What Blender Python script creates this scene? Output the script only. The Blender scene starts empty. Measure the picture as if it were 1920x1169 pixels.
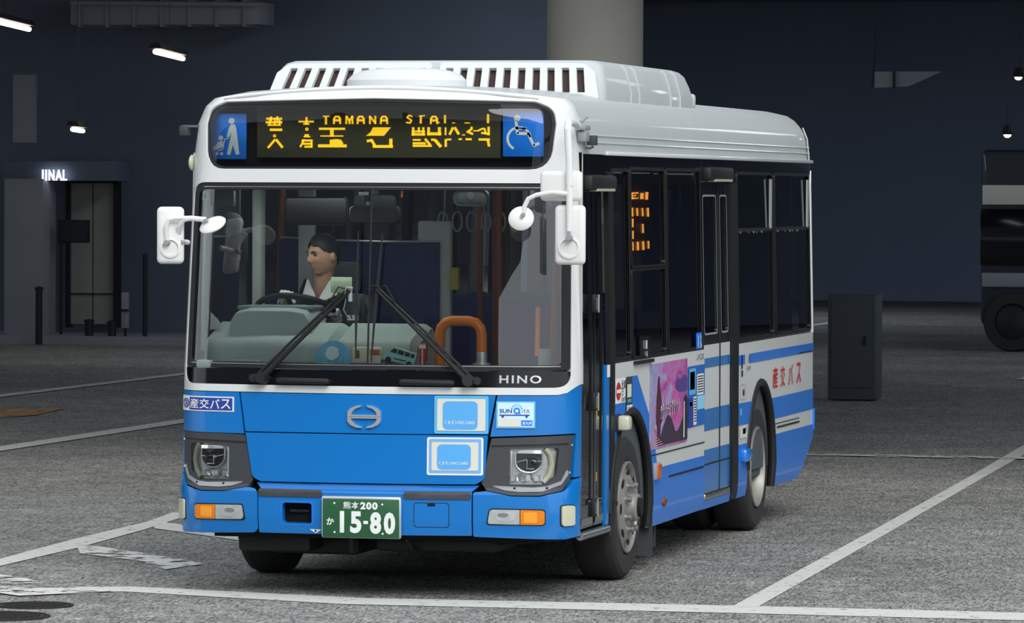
import bpy, bmesh, math, random
from mathutils import Vector, Matrix
random.seed(7)
SC = bpy.context.scene
COL = SC.collection

# ------------------------------------------------------------------ camera
cam_d = bpy.data.cameras.new('camera'); cam = bpy.data.objects.new('camera', cam_d); COL.objects.link(cam)
cam_d.sensor_width = 36.0; cam_d.lens = 9241.9 / 1920.0 * 36.0; cam_d.clip_end = 600; cam_d.clip_start = 0.5
_r = Vector((0.97402475, 0.22640612, 0.00400706)); _u = Vector((-0.00938225, 0.02267031, 0.99969897)); _f = Vector((-0.22624712, 0.97376913, -0.02420564))
cam.matrix_world = Matrix(((_r.x, _u.x, -_f.x, 6.9186), (_r.y, _u.y, -_f.y, -26.1976), (_r.z, _u.z, -_f.z, 2.2402), (0, 0, 0, 1)))
SC.camera = cam

# ------------------------------------------------------------------ sky, hazy sun, exposure
W = bpy.data.worlds.new('overcast_sky'); SC.world = W; W.use_nodes = True
_bg = W.node_tree.nodes['Background']; _bg.inputs['Color'].default_value = (0.86, 0.93, 1.0, 1); _bg.inputs['Strength'].default_value = 1.0
sun_d = bpy.data.lights.new('hazy_sun', 'SUN'); sun_d.energy = 2.2; sun_d.angle = math.radians(34); sun_d.color = (1.0, 0.985, 0.96)
sun = bpy.data.objects.new('hazy_sun', sun_d); COL.objects.link(sun)
sun.rotation_euler = Vector((-0.46, 0.80, -0.72)).to_track_quat('-Z', 'Y').to_euler(); sun.location = (0, -20, 30)
for _i, (_x, _y) in enumerate(((-24, 22), (-9, 22), (6, 22), (-24, 38), (-9, 38), (6, 38), (-24, 60), (-9, 60), (6, 60))):   # unseen fill lights added below the roof to lift the dark hall
    _d = bpy.data.lights.new('hall_fill', 'AREA'); _d.shape = 'RECTANGLE'; _d.size = 1.2; _d.size_y = 8.0; _d.energy = (160 if _x < 0 else 430) * (.45 if _y < 30 else 1); _d.color = (.78, .88, 1.0)
    _o = bpy.data.objects.new('hall_fill', _d); _o.location = (_x, _y, 5.9); COL.objects.link(_o)
SC.view_settings.view_transform = 'Standard'; SC.view_settings.look = 'None'
SC.view_settings.exposure = 0.0; SC.view_settings.gamma = 1.0; SC.view_settings.use_curve_mapping = False

# ------------------------------------------------------------------ materials
def lin(c):
    f = lambda v: (v / 12.92) if v <= .04045 else ((v + .055) / 1.055) ** 2.4
    return tuple(f(v / 255.0) for v in c) + (1.0,)
MATS = {}
def mat(name, rgb, rough=.5, metal=0., coat=0., emis=0., noise=0., nscale=40., bump=0., spec=.5, dark=.6):
    """principled material; noise mixes in a darker tone with a procedural noise, bump adds fine relief"""
    if name in MATS: return MATS[name]
    m = bpy.data.materials.new(name); m.use_nodes = True; nt = m.node_tree; b = nt.nodes['Principled BSDF']
    c = lin(rgb)
    b.inputs['Base Color'].default_value = c; b.inputs['Roughness'].default_value = rough; b.inputs['Metallic'].default_value = metal
    b.inputs['Coat Weight'].default_value = coat; b.inputs['Coat Roughness'].default_value = .06; b.inputs['Specular IOR Level'].default_value = spec
    if emis: b.inputs['Emission Color'].default_value = c; b.inputs['Emission Strength'].default_value = emis
    if noise or bump:
        tc = nt.nodes.new('ShaderNodeTexCoord'); n = nt.nodes.new('ShaderNodeTexNoise'); n.inputs['Scale'].default_value = nscale; n.inputs['Detail'].default_value = 6
        nt.links.new(tc.outputs['Object'], n.inputs['Vector'])
        if noise:
            mx = nt.nodes.new('ShaderNodeMix'); mx.data_type = 'RGBA'
            mx.inputs[6].default_value = c; mx.inputs[7].default_value = tuple(v * dark for v in c[:3]) + (1,)
            rp = nt.nodes.new('ShaderNodeMapRange'); rp.inputs[1].default_value = .4; rp.inputs[2].default_value = .75; rp.inputs[4].default_value = noise
            nt.links.new(n.outputs['Fac'], rp.inputs[0]); nt.links.new(rp.outputs[0], mx.inputs[0]); nt.links.new(mx.outputs[2], b.inputs['Base Color'])
        if bump:
            bp = nt.nodes.new('ShaderNodeBump'); bp.inputs['Strength'].default_value = bump; bp.inputs['Distance'].default_value = .01
            nt.links.new(n.outputs['Fac'], bp.inputs['Height']); nt.links.new(bp.outputs['Normal'], b.inputs['Normal'])
    MATS[name] = m; return m
def glass(name, tint=(1, 1, 1), ior=1.5, rough=0.0, refl=(1, 1, 1)):
    if name in MATS: return MATS[name]
    m = bpy.data.materials.new(name); m.use_nodes = True; nt = m.node_tree; nt.nodes.clear()
    o = nt.nodes.new('ShaderNodeOutputMaterial'); mx = nt.nodes.new('ShaderNodeMixShader'); t = nt.nodes.new('ShaderNodeBsdfTransparent'); g = nt.nodes.new('ShaderNodeBsdfGlossy'); f = nt.nodes.new('ShaderNodeFresnel')
    t.inputs['Color'].default_value = tuple(tint) + (1,); g.inputs['Roughness'].default_value = rough; g.inputs['Color'].default_value = tuple(refl) + (1,); f.inputs['IOR'].default_value = ior
    nt.links.new(f.outputs[0], mx.inputs[0]); nt.links.new(t.outputs[0], mx.inputs[1]); nt.links.new(g.outputs[0], mx.inputs[2]); nt.links.new(mx.outputs[0], o.inputs['Surface'])
    MATS[name] = m; return m

M_WHITE = mat('white_paint', (226, 228, 226), .35, coat=.5, noise=.25, nscale=3, dark=.93)
M_ROOF = mat('roof_white', (190, 196, 196), .5, coat=.1, noise=.35, nscale=4, dark=.88)
M_ACW = mat('air_unit_white', (218, 220, 220), .5, noise=.3, nscale=5, dark=.9)
M_BLUE = mat('sky_blue_paint', (4, 117, 198), .3, coat=.5, noise=.2, nscale=2, dark=.9)
M_BLUE2 = mat('royal_blue_film', (16, 120, 220), .4, coat=.3)
M_DBLUE = mat('sign_blue', (0, 128, 244), .5)
M_NAVY = mat('plate_navy', (40, 64, 160), .5)
M_CHAR = mat('charcoal_plastic', (62, 64, 68), .55, noise=.3, nscale=60, bump=.05)
M_GREYP = mat('grey_plastic', (150, 154, 158), .5)
M_BLACK = mat('black_gloss', (14, 16, 20), .12, coat=.3)
M_BLACKM = mat('black_matt', (18, 20, 22), .6)
M_RUB = mat('black_rubber', (24, 25, 27), .7, noise=.4, nscale=30, dark=.7)
M_SEAL = mat('window_seal_black', (9, 10, 12), .5)
M_TYRE = mat('tyre_rubber', (46, 45, 46), .85, noise=.5, nscale=14, bump=.1)
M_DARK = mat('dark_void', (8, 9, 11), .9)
M_CHROME = mat('chrome', (232, 234, 236), .28, metal=.75)
M_SILVER = mat('brushed_silver', (170, 172, 172), .35, metal=.9)
M_RIM = mat('rim_grey', (158, 156, 150), .5, metal=.45, noise=.6, nscale=12, dark=.6)
M_AMBER = mat('amber_lens', (236, 132, 14), .2, coat=.6, noise=.4, nscale=50, dark=.7)
M_CLEARL = mat('clear_lens', (196, 202, 200), .18, metal=.3, coat=.6, noise=.45, nscale=35, dark=.6)
M_LAMPW = mat('milky_lens', (206, 206, 180), .3, coat=.4, noise=.3, nscale=60)
M_LED = mat('amber_led', (238, 186, 20), .5, emis=.95)
M_LEDO = mat('orange_led', (255, 160, 60), .5, emis=6.)
M_LEDB = mat('led_board', (54, 54, 26), .6, noise=.5, nscale=220, dark=.7)
M_GREEN = mat('plate_green', (38, 92, 58), .45, noise=.2, nscale=30)
M_TEXTW = mat('white_print', (236, 240, 236), .5)
M_TEXTK = mat('black_print', (22, 22, 26), .5)
M_RED = mat('red_print', (200, 34, 36), .5)
M_CYAN = mat('light_blue_print', (92, 184, 236), .5)
M_CYAN2 = mat('pale_blue_print', (150, 214, 246), .5)
M_CREAM = mat('cream_print', (222, 222, 210), .5)
M_ORANGE = mat('orange_handrail', (222, 118, 24), .4, coat=.2)
M_WIND = glass('windscreen_glass', (.97, 1.0, .985), 2.1)
M_DISPG = glass('display_glass', (.86, .9, .9), 1.45)
M_TINT = glass('tinted_window_glass', (.18, .20, .22), 1.5)
M_CLEARG = glass('clear_cover_glass', (.97, .98, .98), 1.45)

# ------------------------------------------------------------------ mesh helpers
def world(o):
    B = Matrix.Translation(o.location) @ o.rotation_euler.to_matrix().to_4x4()
    return B if o.parent is None else world(o.parent) @ o.matrix_parent_inverse @ B
def finish(o, parent=None, label=None):
    COL.objects.link(o)
    if parent is not None:
        o.parent = parent
        o.matrix_parent_inverse = world(parent).inverted()
    if label: o['label'] = label
    return o
def tag(o, label, cat, group=None):
    o['label'] = label; o['category'] = cat
    if group: o['group'] = group
    return o
def empty(name, loc, label=None, cat=None, group=None, parent=None):
    o = bpy.data.objects.new(name, None); o.location = loc; o.empty_display_size = .2
    COL.objects.link(o)
    if parent is not None: o.parent = parent
    if label: tag(o, label, cat, group)
    return o
def sharp(me, ang=32):
    me.polygons.foreach_set('use_smooth', [True] * len(me.polygons)); me.set_sharp_from_angle(angle=math.radians(ang))
class MB:
    """collects solids in one bmesh, build() links them as one mesh object"""
    def __init__(s): s.bm = bmesh.new()
    def box(s, c, size, rot=None, bev=0., seg=2):
        M = Matrix.Translation(c) @ (rot.to_4x4() if rot is not None else Matrix()) @ Matrix.Diagonal((*size, 1))
        r = bmesh.ops.create_cube(s.bm, size=1, matrix=M)
        if bev: bmesh.ops.bevel(s.bm, geom=list({e for v in r['verts'] for e in v.link_edges}), offset=bev, segments=seg, affect='EDGES', profile=.5)
        return s
    def tube(s, pts, r, n=10, cap=True):
        pts = [Vector(p) for p in pts]; k = len(pts); rs = r if isinstance(r, (list, tuple)) else [r] * k
        rings = []; up = None
        for i, p in enumerate(pts):
            t = (pts[min(i + 1, k - 1)] - pts[max(i - 1, 0)]).normalized()
            if up is None: up = t.orthogonal().normalized()
            else: up = (up - t * up.dot(t)).normalized()
            b = t.cross(up)
            rings.append([s.bm.verts.new(p + (up * math.cos(a) + b * math.sin(a)) * rs[i]) for a in [2 * math.pi * j / n for j in range(n)]])
        for a, b in zip(rings, rings[1:]):
            for j in range(n): s.bm.faces.new((a[j], a[(j + 1) % n], b[(j + 1) % n], b[j]))
        if cap: s.bm.faces.new(rings[0][::-1]); s.bm.faces.new(rings[-1])
        return s
    def lathe(s, prof, o, axis, n=40):
        """prof: (radius, distance along axis)"""
        ax = Vector(axis).normalized(); u = ax.orthogonal().normalized(); v = ax.cross(u); o = Vector(o); rings = []
        for r, d in prof:
            if r < 1e-6: rings.append([s.bm.verts.new(o + ax * d)])
            else: rings.append([s.bm.verts.new(o + ax * d + (u * math.cos(2 * math.pi * j / n) + v * math.sin(2 * math.pi * j / n)) * r) for j in range(n)])
        for a, b in zip(rings, rings[1:]):
            for j in range(n):
                A, B = a[j % len(a)], a[(j + 1) % len(a)]; C, D = b[(j + 1) % len(b)], b[j % len(b)]
                fs = []
                for q in (A, B, C, D):
                    if q not in fs: fs.append(q)
                if len(fs) > 2: s.bm.faces.new(fs)
        return s
    def sph(s, c, rad, rot=None, n=16, m=10):
        M = Matrix.Translation(c) @ (rot.to_4x4() if rot is not None else Matrix()) @ Matrix.Diagonal((*rad, 1))
        bmesh.ops.create_uvsphere(s.bm, u_segments=n, v_segments=m, radius=1, matrix=M); return s
    def prism(s, poly, f0, f1):
        """poly of (a,b); f0/f1 map (a,b) to the two caps"""
        A = [s.bm.verts.new(f0(*p)) for p in poly]; B = [s.bm.verts.new(f1(*p)) for p in poly]; n = len(poly)
        for j in range(n): s.bm.faces.new((A[j], A[(j + 1) % n], B[(j + 1) % n], B[j]))
        s.bm.faces.new(A[::-1]); s.bm.faces.new(B); return s
    def quad(s, *ps): s.bm.faces.new([s.bm.verts.new(p) for p in ps]); return s
    def grid(s, P):
        R = [[s.bm.verts.new(p) for p in row] for row in P]
        for a, b in zip(R, R[1:]):
            for j in range(len(a) - 1): s.bm.faces.new((a[j], a[j + 1], b[j + 1], b[j]))
        return s
    def build(s, name, m, parent=None, ang=32, label=None, merge=0, recalc=True, loc=None):
        if merge: bmesh.ops.remove_doubles(s.bm, verts=s.bm.verts, dist=merge)
        if recalc: bmesh.ops.recalc_face_normals(s.bm, faces=s.bm.faces)
        if loc is not None: bmesh.ops.translate(s.bm, verts=s.bm.verts, vec=-Vector(loc))
        me = bpy.data.meshes.new(name); s.bm.to_mesh(me); s.bm.free(); me.materials.append(m); sharp(me, ang)
        o = bpy.data.objects.new(name, me); finish(o, parent, label)
        if loc is not None: o.location = loc
        return o
def rpoly(pts, r, n=5):
    """polygon with rounded corners; r a number or one per corner"""
    out = []; k = len(pts); rs = r if isinstance(r, (list, tuple)) else [r] * k
    for i in range(k):
        p = Vector(pts[i]); a = Vector(pts[i - 1]) - p; b = Vector(pts[(i + 1) % k]) - p; rr = rs[i]
        if rr <= 0: out.append(tuple(p)); continue
        la, lb = a.length, b.length; a.normalize(); b.normalize(); ang = a.angle(b); d = min(rr / math.tan(ang / 2), la * .48, lb * .48)
        p0, p1 = p + a * d, p + b * d
        for j in range(n + 1):
            t = j / n; q = p0 * (1 - t) ** 2 + p * 2 * t * (1 - t) + p1 * t * t; out.append((q.x, q.y))
    return out
def rect(x0, z0, x1, z1): return [(x0, z0), (x1, z0), (x1, z1), (x0, z1)]
def rrect(x0, z0, x1, z1, r): return rpoly(rect(x0, z0, x1, z1), r)
def ellipse(cx, cz, a, b, n=28, a0=0., a1=360.): return [(cx + a * math.cos(math.radians(a0 + (a1 - a0) * j / n)), cz + b * math.sin(math.radians(a0 + (a1 - a0) * j / n))) for j in range(n if a1 - a0 == 360 else n + 1)]

# ------------------------------------------------------------------ the bus surface: plan curve of the front, tumblehome of the sides
HW = 1.14
def lerp(t, pts):
    if t <= pts[0][0]: return pts[0][1]
    for (a, b), (c, d) in zip(pts, pts[1:]):
        if t <= c: return b + (d - b) * (t - a) / (c - a)
    return pts[-1][1]
Y0 = [(.28, .01), (.36, -.02), (.44, -.035), (.58, -.035), (.62, -.005), (1.17, .01), (1.28, .02), (2.28, .11), (2.70, .155), (2.78, .2), (2.84, .3)]
HWZ = [(.26, 1.125), (.33, 1.137), (.42, 1.14), (1.27, 1.14), (2.46, 1.115), (2.62, 1.10), (2.72, 1.06), (2.78, 1.0), (2.84, .85)]
def hw(z): return lerp(z, HWZ)
def fy(x, z):
    a = abs(x); y = .135 * min(a, 1.14) ** 2
    if a > .94: t = min(1, (a - .94) / .2); y += .2 - .2 * math.sqrt(max(0, 1 - t * t))
    return y + lerp(z, Y0)
def mpf(x, z):                               # front: (x, z)
    P = lambda a, b: Vector((a * hw(b) / HW, fy(a, b), b))
    e = .004; xa, xb = max(-1.1399, x - e), min(1.1399, x + e)
    N = (P(xb, z) - P(xa, z)).cross(P(x, z + e) - P(x, z - e)); N.normalize()
    return P(x, z), N
def mps(y, z): return Vector((hw(z), y, z)), Vector((1, 0, 0))       # door side
def mpl(y, z): return Vector((-hw(z), y, z)), Vector((-1, 0, 0))     # driver side
XC = [i / 10 for i in range(-9, 10)] + [s * (.94 + .2 * math.sin(k * math.pi / 16)) for s in (-1, 1) for k in range(0, 8)]
ZC = [p[0] for p in Y0]; ZS = [p[0] for p in HWZ]
def flat_bm(loops):
    bm = bmesh.new(); es = []
    for L in loops:
        vs = [bm.verts.new((a, b, 0)) for a, b in L]
        es += [bm.edges.new((vs[i], vs[(i + 1) % len(vs)])) for i in range(len(vs))]
    bmesh.ops.triangle_fill(bm, edges=es, use_beauty=True, use_dissolve=False, normal=(0, 0, 1)); return bm
def bend(bm, mp, off, th, xc=(), zc=(), back=False):
    xs = [v.co.x for v in bm.verts]; zs = [v.co.y for v in bm.verts]
    for c in xc:
        if min(xs) + 1e-4 < c < max(xs) - 1e-4: bmesh.ops.bisect_plane(bm, geom=bm.verts[:] + bm.edges[:] + bm.faces[:], dist=1e-5, plane_co=(c, 0, 0), plane_no=(1, 0, 0))
    for c in zc:
        if min(zs) + 1e-4 < c < max(zs) - 1e-4: bmesh.ops.bisect_plane(bm, geom=bm.verts[:] + bm.edges[:] + bm.faces[:], dist=1e-5, plane_co=(0, c, 0), plane_no=(0, 1, 0))
    nn = {}
    for v in bm.verts:
        P, N = mp(v.co.x, v.co.y); v.co = P + N * off; nn[v] = N
    bm.normal_update()
    fl = [f for f in bm.faces if f.normal.dot(nn[f.verts[0]]) < 0]
    if fl: bmesh.ops.reverse_faces(bm, faces=fl)
    if th:
        be = [e for e in bm.edges if e.is_boundary]; seen = {}
        for e in be:
            l = e.link_loops[0]; a, b = l.vert, l.link_loop_next.vert
            for v in (a, b):
                if v not in seen: seen[v] = bm.verts.new(v.co - nn[v] * th)
            bm.faces.new((b, a, seen[a], seen[b]))
def mesh_obj(name, bm, m, parent, ang=32, label=None):
    me = bpy.data.meshes.new(name); bm.to_mesh(me); bm.free(); me.materials.append(m); sharp(me, ang)
    return finish(bpy.data.objects.new(name, me), parent, label)
def patch(name, outer, mp, m, parent, off=0., th=.018, holes=(), label=None, ang=32):
    bm = flat_bm([outer] + list(holes)); f = mp is mpf
    bend(bm, mp, off, th, XC if f else (), ZC + ZS if f else ZS)
    return mesh_obj(name, bm, m, parent, ang, label)
def text_bm(s, bold=0., spacing=1.):
    c = bpy.data.curves.new('t', 'FONT'); c.body = s; c.offset = bold; c.space_character = spacing; c.resolution_u = 3
    o = bpy.data.objects.new('t', c); COL.objects.link(o); bpy.context.view_layer.update()
    me = bpy.data.meshes.new_from_object(o.evaluated_get(bpy.context.evaluated_depsgraph_get()))
    bm = bmesh.new(); bm.from_mesh(me); bpy.data.objects.remove(o); bpy.data.curves.remove(c); bpy.data.meshes.remove(me); return bm
def text(name, s, box, mp, m, parent, off=.004, bold=0., th=0., label=None, spacing=1.):
    """text fitted into box (a0,b0,a1,b1) of the surface mp"""
    bm = text_bm(s, bold, spacing)
    xs = [v.co.x for v in bm.verts]; ys = [v.co.y for v in bm.verts]; x0, x1, y0, y1 = min(xs), max(xs), min(ys), max(ys)
    a0, b0, a1, b1 = box
    for v in bm.verts: v.co = ((a0 + (v.co.x - x0) / (x1 - x0) * (a1 - a0)), (b0 + (v.co.y - y0) / (y1 - y0) * (b1 - b0)), 0)
    f = mp is mpf
    bend(bm, mp, off, th, XC if f else (), ())
    return mesh_obj(name, bm, m, parent, 30, label)
def glyph(name, items, mp, m, parent, T=lambda a, b: (a, b), off=.004, th=0., label=None):
    """flat marks: ('l', pts, w) stroke, ('c', x, y, r) disc, ('p', pts) polygon, ('a', x, y, r0, r1, a0, a1) arc"""
    bm = bmesh.new(); fs = []
    def add(pts):
        b2 = flat_bm([pts]); mp_ = {v: bm.verts.new(v.co) for v in b2.verts}
        for f in b2.faces: bm.faces.new([mp_[v] for v in f.verts])
        b2.free()
    for it in items:
        if it[0] == 'l':
            w = it[2] / 2; P = [Vector(p) for p in it[1]]
            for a, b in zip(P, P[1:]):
                d = (b - a).normalized(); n = Vector((-d.y, d.x)) * w; e = d * w * .35
                add([tuple(a - e + n), tuple(a - e - n), tuple(b + e - n), tuple(b + e + n)])
        elif it[0] == 'c': add(ellipse(it[1], it[2], it[3], it[3], 18))
        elif it[0] == 'p': add([tuple(p) for p in it[1]])
        elif it[0] == 'a':
            _, x, y, r0, r1, a0, a1 = it; n = 14
            o = ellipse(x, y, r1, r1, n, a0, a1 - 1e-6); i = ellipse(x, y, r0, r0, n, a0, a1 - 1e-6)
            for k in range(n): add([o[k], o[k + 1], i[k + 1], i[k]])
    for v in bm.verts: a, b = T(v.co.x, v.co.y); v.co = (a, b, 0)
    f = mp is mpf
    bend(bm, mp, off, th, XC if f else (), ())
    return mesh_obj(name, bm, m, parent, 30, label)
def fp(x, z, d=0.):                          # point on the front, d metres proud
    P, N = mpf(x, z); return P + N * d

# ================================================================== THE SETTING
def asphalt():
    m = bpy.data.materials.new('asphalt'); m.use_nodes = True; nt = m.node_tree; b = nt.nodes['Principled BSDF']; N = nt.nodes.new; L = nt.links.new
    tc = N('ShaderNodeTexCoord')
    def noise(sc, det, rough=.6):
        n = N('ShaderNodeTexNoise'); n.inputs['Scale'].default_value = sc; n.inputs['Detail'].default_value = det; n.inputs['Roughness'].default_value = rough; L(tc.outputs['Object'], n.inputs['Vector']); return n
    def ramp(src, a, b_):
        r = N('ShaderNodeValToRGB'); r.color_ramp.elements[0].position = a[0]; r.color_ramp.elements[0].color = (a[1],) * 3 + (1,); r.color_ramp.elements[1].position = b_[0]; r.color_ramp.elements[1].color = (b_[1],) * 3 + (1,)
        L(src, r.inputs[0]); return r
    big = ramp(noise(.5, 6).outputs['Fac'], (.3, .185), (.72, .305)); mid = ramp(noise(4, 5).outputs['Fac'], (.35, .82), (.7, 1.15))
    v = N('ShaderNodeTexVoronoi'); v.inputs['Scale'].default_value = 100; vm = N('ShaderNodeMapping'); vm.inputs['Scale'].default_value = (1, .3, 1); L(tc.outputs['Object'], vm.inputs['Vector']); L(vm.outputs[0], v.inputs['Vector'])
    fine = ramp(v.outputs['Color'], (.1, .2), (.9, 1.85))
    def mul(a, c):
        x = N('ShaderNodeMix'); x.data_type = 'RGBA'; x.blend_type = 'MULTIPLY'; x.inputs[0].default_value = 1; L(a, x.inputs[6]); L(c, x.inputs[7]); return x.outputs[2]
    c = mul(mul(big.outputs[0], mid.outputs[0]), fine.outputs[0])
    tint = N('ShaderNodeRGB'); tint.outputs[0].default_value = (1.0, 1.0, .93, 1); L(mul(c, tint.outputs[0]), b.inputs['Base Color'])
    b.inputs['Roughness'].default_value = .8; b.inputs['Specular IOR Level'].default_value = .3
    bp = N('ShaderNodeBump'); bp.inputs['Strength'].default_value = .5; bp.inputs['Distance'].default_value = .012; L(v.outputs['Distance'], bp.inputs['Height']); L(bp.outputs['Normal'], b.inputs['Normal'])
    return m
def worn_paint(name, rgb, cover, scale=9.):
    m = bpy.data.materials.new(name); m.use_nodes = True; nt = m.node_tree; b = nt.nodes['Principled BSDF']; N = nt.nodes.new; L = nt.links.new
    b.inputs['Base Color'].default_value = lin(rgb); b.inputs['Roughness'].default_value = .75
    tc = N('ShaderNodeTexCoord'); n = N('ShaderNodeTexNoise'); n.inputs['Scale'].default_value = scale; n.inputs['Detail'].default_value = 9; n.inputs['Roughness'].default_value = .7; L(tc.outputs['Object'], n.inputs['Vector'])
    r = N('ShaderNodeMapRange'); r.inputs[1].default_value = cover - .035; r.inputs[2].default_value = cover + .035; L(n.outputs['Fac'], r.inputs[0])
    t = N('ShaderNodeBsdfTransparent'); mx = N('ShaderNodeMixShader'); L(r.outputs[0], mx.inputs[0]); L(t.outputs[0], mx.inputs[1]); L(b.outputs[0], mx.inputs[2]); L(mx.outputs[0], nt.nodes['Material Output'].inputs['Surface'])
    return m
M_ASPH = asphalt()
M_LINE = worn_paint('road_paint_white', (210, 210, 204), .385, 11); M_LINEW = worn_paint('road_paint_worn', (216, 216, 210), .47, 5); M_LINEO = worn_paint('road_paint_orange', (184, 134, 78), .445, 6)
M_CONC = mat('pale_concrete', (150, 148, 140), .8, noise=.4, nscale=2.5, bump=.05, dark=.82)
M_DWALL = mat('dark_wall', (102, 111, 126), .85, noise=.5, nscale=.8, dark=.75)
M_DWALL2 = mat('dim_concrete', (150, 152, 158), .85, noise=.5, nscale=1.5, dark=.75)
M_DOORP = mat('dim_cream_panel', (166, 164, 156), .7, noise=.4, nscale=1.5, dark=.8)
M_CEIL = mat('dark_ceiling', (100, 106, 118), .9, noise=.5, nscale=.6, dark=.7)
M_STEEL = mat('dark_steel', (42, 45, 50), .5, metal=.4, noise=.4, nscale=20)
M_TUBE = mat('lamp_tube', (255, 240, 216), .5, emis=6.)
M_SIGNW = mat('lit_sign_white', (240, 244, 255), .5, emis=1.6)
M_IRON = mat('cast_iron', (48, 44, 42), .7, metal=.3, noise=.5, nscale=25, bump=.2)

def struct(o): o['kind'] = 'structure'; return o
bmf = MB(); bmf.grid([[Vector((x, y, 0)) for x in (-70, -20, 0, 20, 70)] for y in (-110, -30, 0, 30, 80)])
floor = struct(bmf.build('floor', M_ASPH)); floor['label'] = 'grey asphalt ground of the bus terminal with worn white lines'
NL = [0]
def line(name, poly, m):
    NL[0] += 1; h = .0025 + .0007 * NL[0]; bm = flat_bm([poly])
    for v in bm.verts: v.co.z = h
    bm.normal_update(); bmesh.ops.reverse_faces(bm, faces=[f for f in bm.faces if f.normal.z < 0]); return mesh_obj(name, bm, m, floor)
line('stop_line', [(-1.75, .30), (-1.45, .40), (0, .0), (2.1, .07), (7, -.03), (7, -.50), (2.1, -.40), (0, -.42), (-1.40, .06), (-1.7, -.1)], M_LINE)
line('bay_line', [(2.20, 0.), (1.99, 6.1), (1.745, 12.8), (1.60, 17), (1.2, 30), (1.05, 30), (1.45, 17), (1.62, 12.9), (1.86, 6.2), (2.06, 0.)], M_LINE)
line('bay_line', [(-2.66, 1.0), (-2.69, 3.2), (-2.79, 4.9), (-2.95, 6.6), (-3.12, 6.6), (-3.0, 5.6), (-2.96, 4.0), (-2.85, 2.1), (-2.82, 1.0)], M_LINE)
line('bay_line', [(-3.02, 5.75), (-2.75, 5.0), (-2.46, 4.70), (-1.81, 3.98), (-1.2, 3.3), (-1.2, 3.9), (-2.0, 4.75), (-2.53, 5.25)], M_LINE)
line('arrow_paint', [(-2.84, 3.58), (-2.52, 2.71), (-2.0, 2.25), (-1.64, 1.63), (-1.55, 2.1), (-1.73, 2.36), (-2.18, 2.88)], M_LINEW)
line('arrow_paint', [(-2.5, 1.05), (-2.45, .62), (-2.2, .38), (-2.0, .45), (-2.2, .75)], M_LINEW)
line('arrow_paint', [(-2.3, .2), (-2.15, -.15), (-1.85, -.42), (-1.45, .02), (-1.6, .2), (-1.95, .12)], M_LINEW)
line('lane_line', [(-6.88, 8), (-6.88, 60), (-7.12, 60), (-7.14, 8)], M_LINE)
line('lane_line', [(-10.5, 18), (-10.4, 60), (-10.62, 60), (-10.72, 18)], M_LINE)
line('orange_marking', [(-9.8, 19.6), (-8.9, 19.7), (-8.75, 20.4), (-8.95, 21.9), (-9.5, 21.5), (-9.8, 21.5)], M_LINEO)
line('lane_line', [(-.6, 15.55), (3.5, 15.45), (3.5, 15.2), (.6, 15.2), (-.6, 15.35)], M_LINEW)
line('lane_line', [(-.4, 33), (-.4, 46), (-.6, 46), (-.6, 33)], M_LINEW)
def manhole(c, r, label):
    b = MB(); b.lathe([(0, .001), (0, .007), (r * .9, .007), (r * .9, .003), (r * .93, .003), (r * .93, .009), (r, .009), (r, .0)], (*c, 0), (0, 0, 1), 36)
    e = empty('manhole_cover', (*c, 0), label, 'manhole cover', 'manhole covers by the stop line')
    b.build('cover_plate', M_IRON, e)
    s = MB()
    for i in range(-4, 5):
        hl = math.sqrt(max(0, (r * .8) ** 2 - (i * r * .19) ** 2))
        if hl > .03: s.box((c[0], c[1] + i * r * .19, .009), (2 * hl, r * .07, .006))
    s.build('raised_ribs', M_IRON, e)
manhole((-1.58, -.96), .21, 'farther dark round manhole cover beside the end of the stop line')
manhole((-1.55, -1.66), .28, 'nearer dark manhole cover cut off at the lower left picture corner')

# roof slab of the terminal, walls
b = MB(); b.box((-8, 42, 6.9), (110, 68, .8)); struct(b.build('ceiling', M_CEIL))
b = MB(); b.box((-8, 76, 3.25), (110, .4, 6.5)); struct(b.build('wall_back', mat('back_wall', (150, 164, 190), .85, noise=.4, nscale=.5, dark=.8)))
b = MB(); b.box((-63, 40, 3.25), (.4, 64, 6.5)); struct(b.build('wall_left', M_DWALL))
b = MB(); b.box((46.5, 40, 3.25), (.4, 64, 6.5)); struct(b.build('wall_right', M_DWALL))
wl = MB(); wl.box((-19, 45.2, 3.25), (22, 2.0, 6.5)); wl = struct(wl.build('wall_inner', M_DWALL))
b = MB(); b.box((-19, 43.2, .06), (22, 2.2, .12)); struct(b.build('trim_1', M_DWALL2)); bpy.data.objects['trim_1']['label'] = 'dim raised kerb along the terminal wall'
for i in range(14):                                     # ceiling beams
    b = MB(); b.box((-8, 11.5 + 4.6 * i, 6.3), (110, .5, .45)); b.build('ceiling_beam', M_CEIL, bpy.data.objects['ceiling'])
# unseen facade added across the street, outline shaped for the windscreen reflection
b = MB(); b.prism([(-120, 0), (13, 0), (14.2, 15.6), (13, 16.6), (13.2, 17.1), (14.8, 17.8), (24, 19.6), (26, 34), (-120, 34)], lambda x, z: Vector((x, -82, z)), lambda x, z: Vector((x, -102, z))); wo = struct(b.build('reflection_facade', mat('facade_dark', (84, 88, 94), .8)))
for k in range(9):
    for j in range(4):
        b = MB(); b.box((-52 + 7 * k, -81.97, 2.4 + 3.6 * j), (5.2, .12, 1.9)); b.build('window_strip', M_BLACK, wo)

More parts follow.
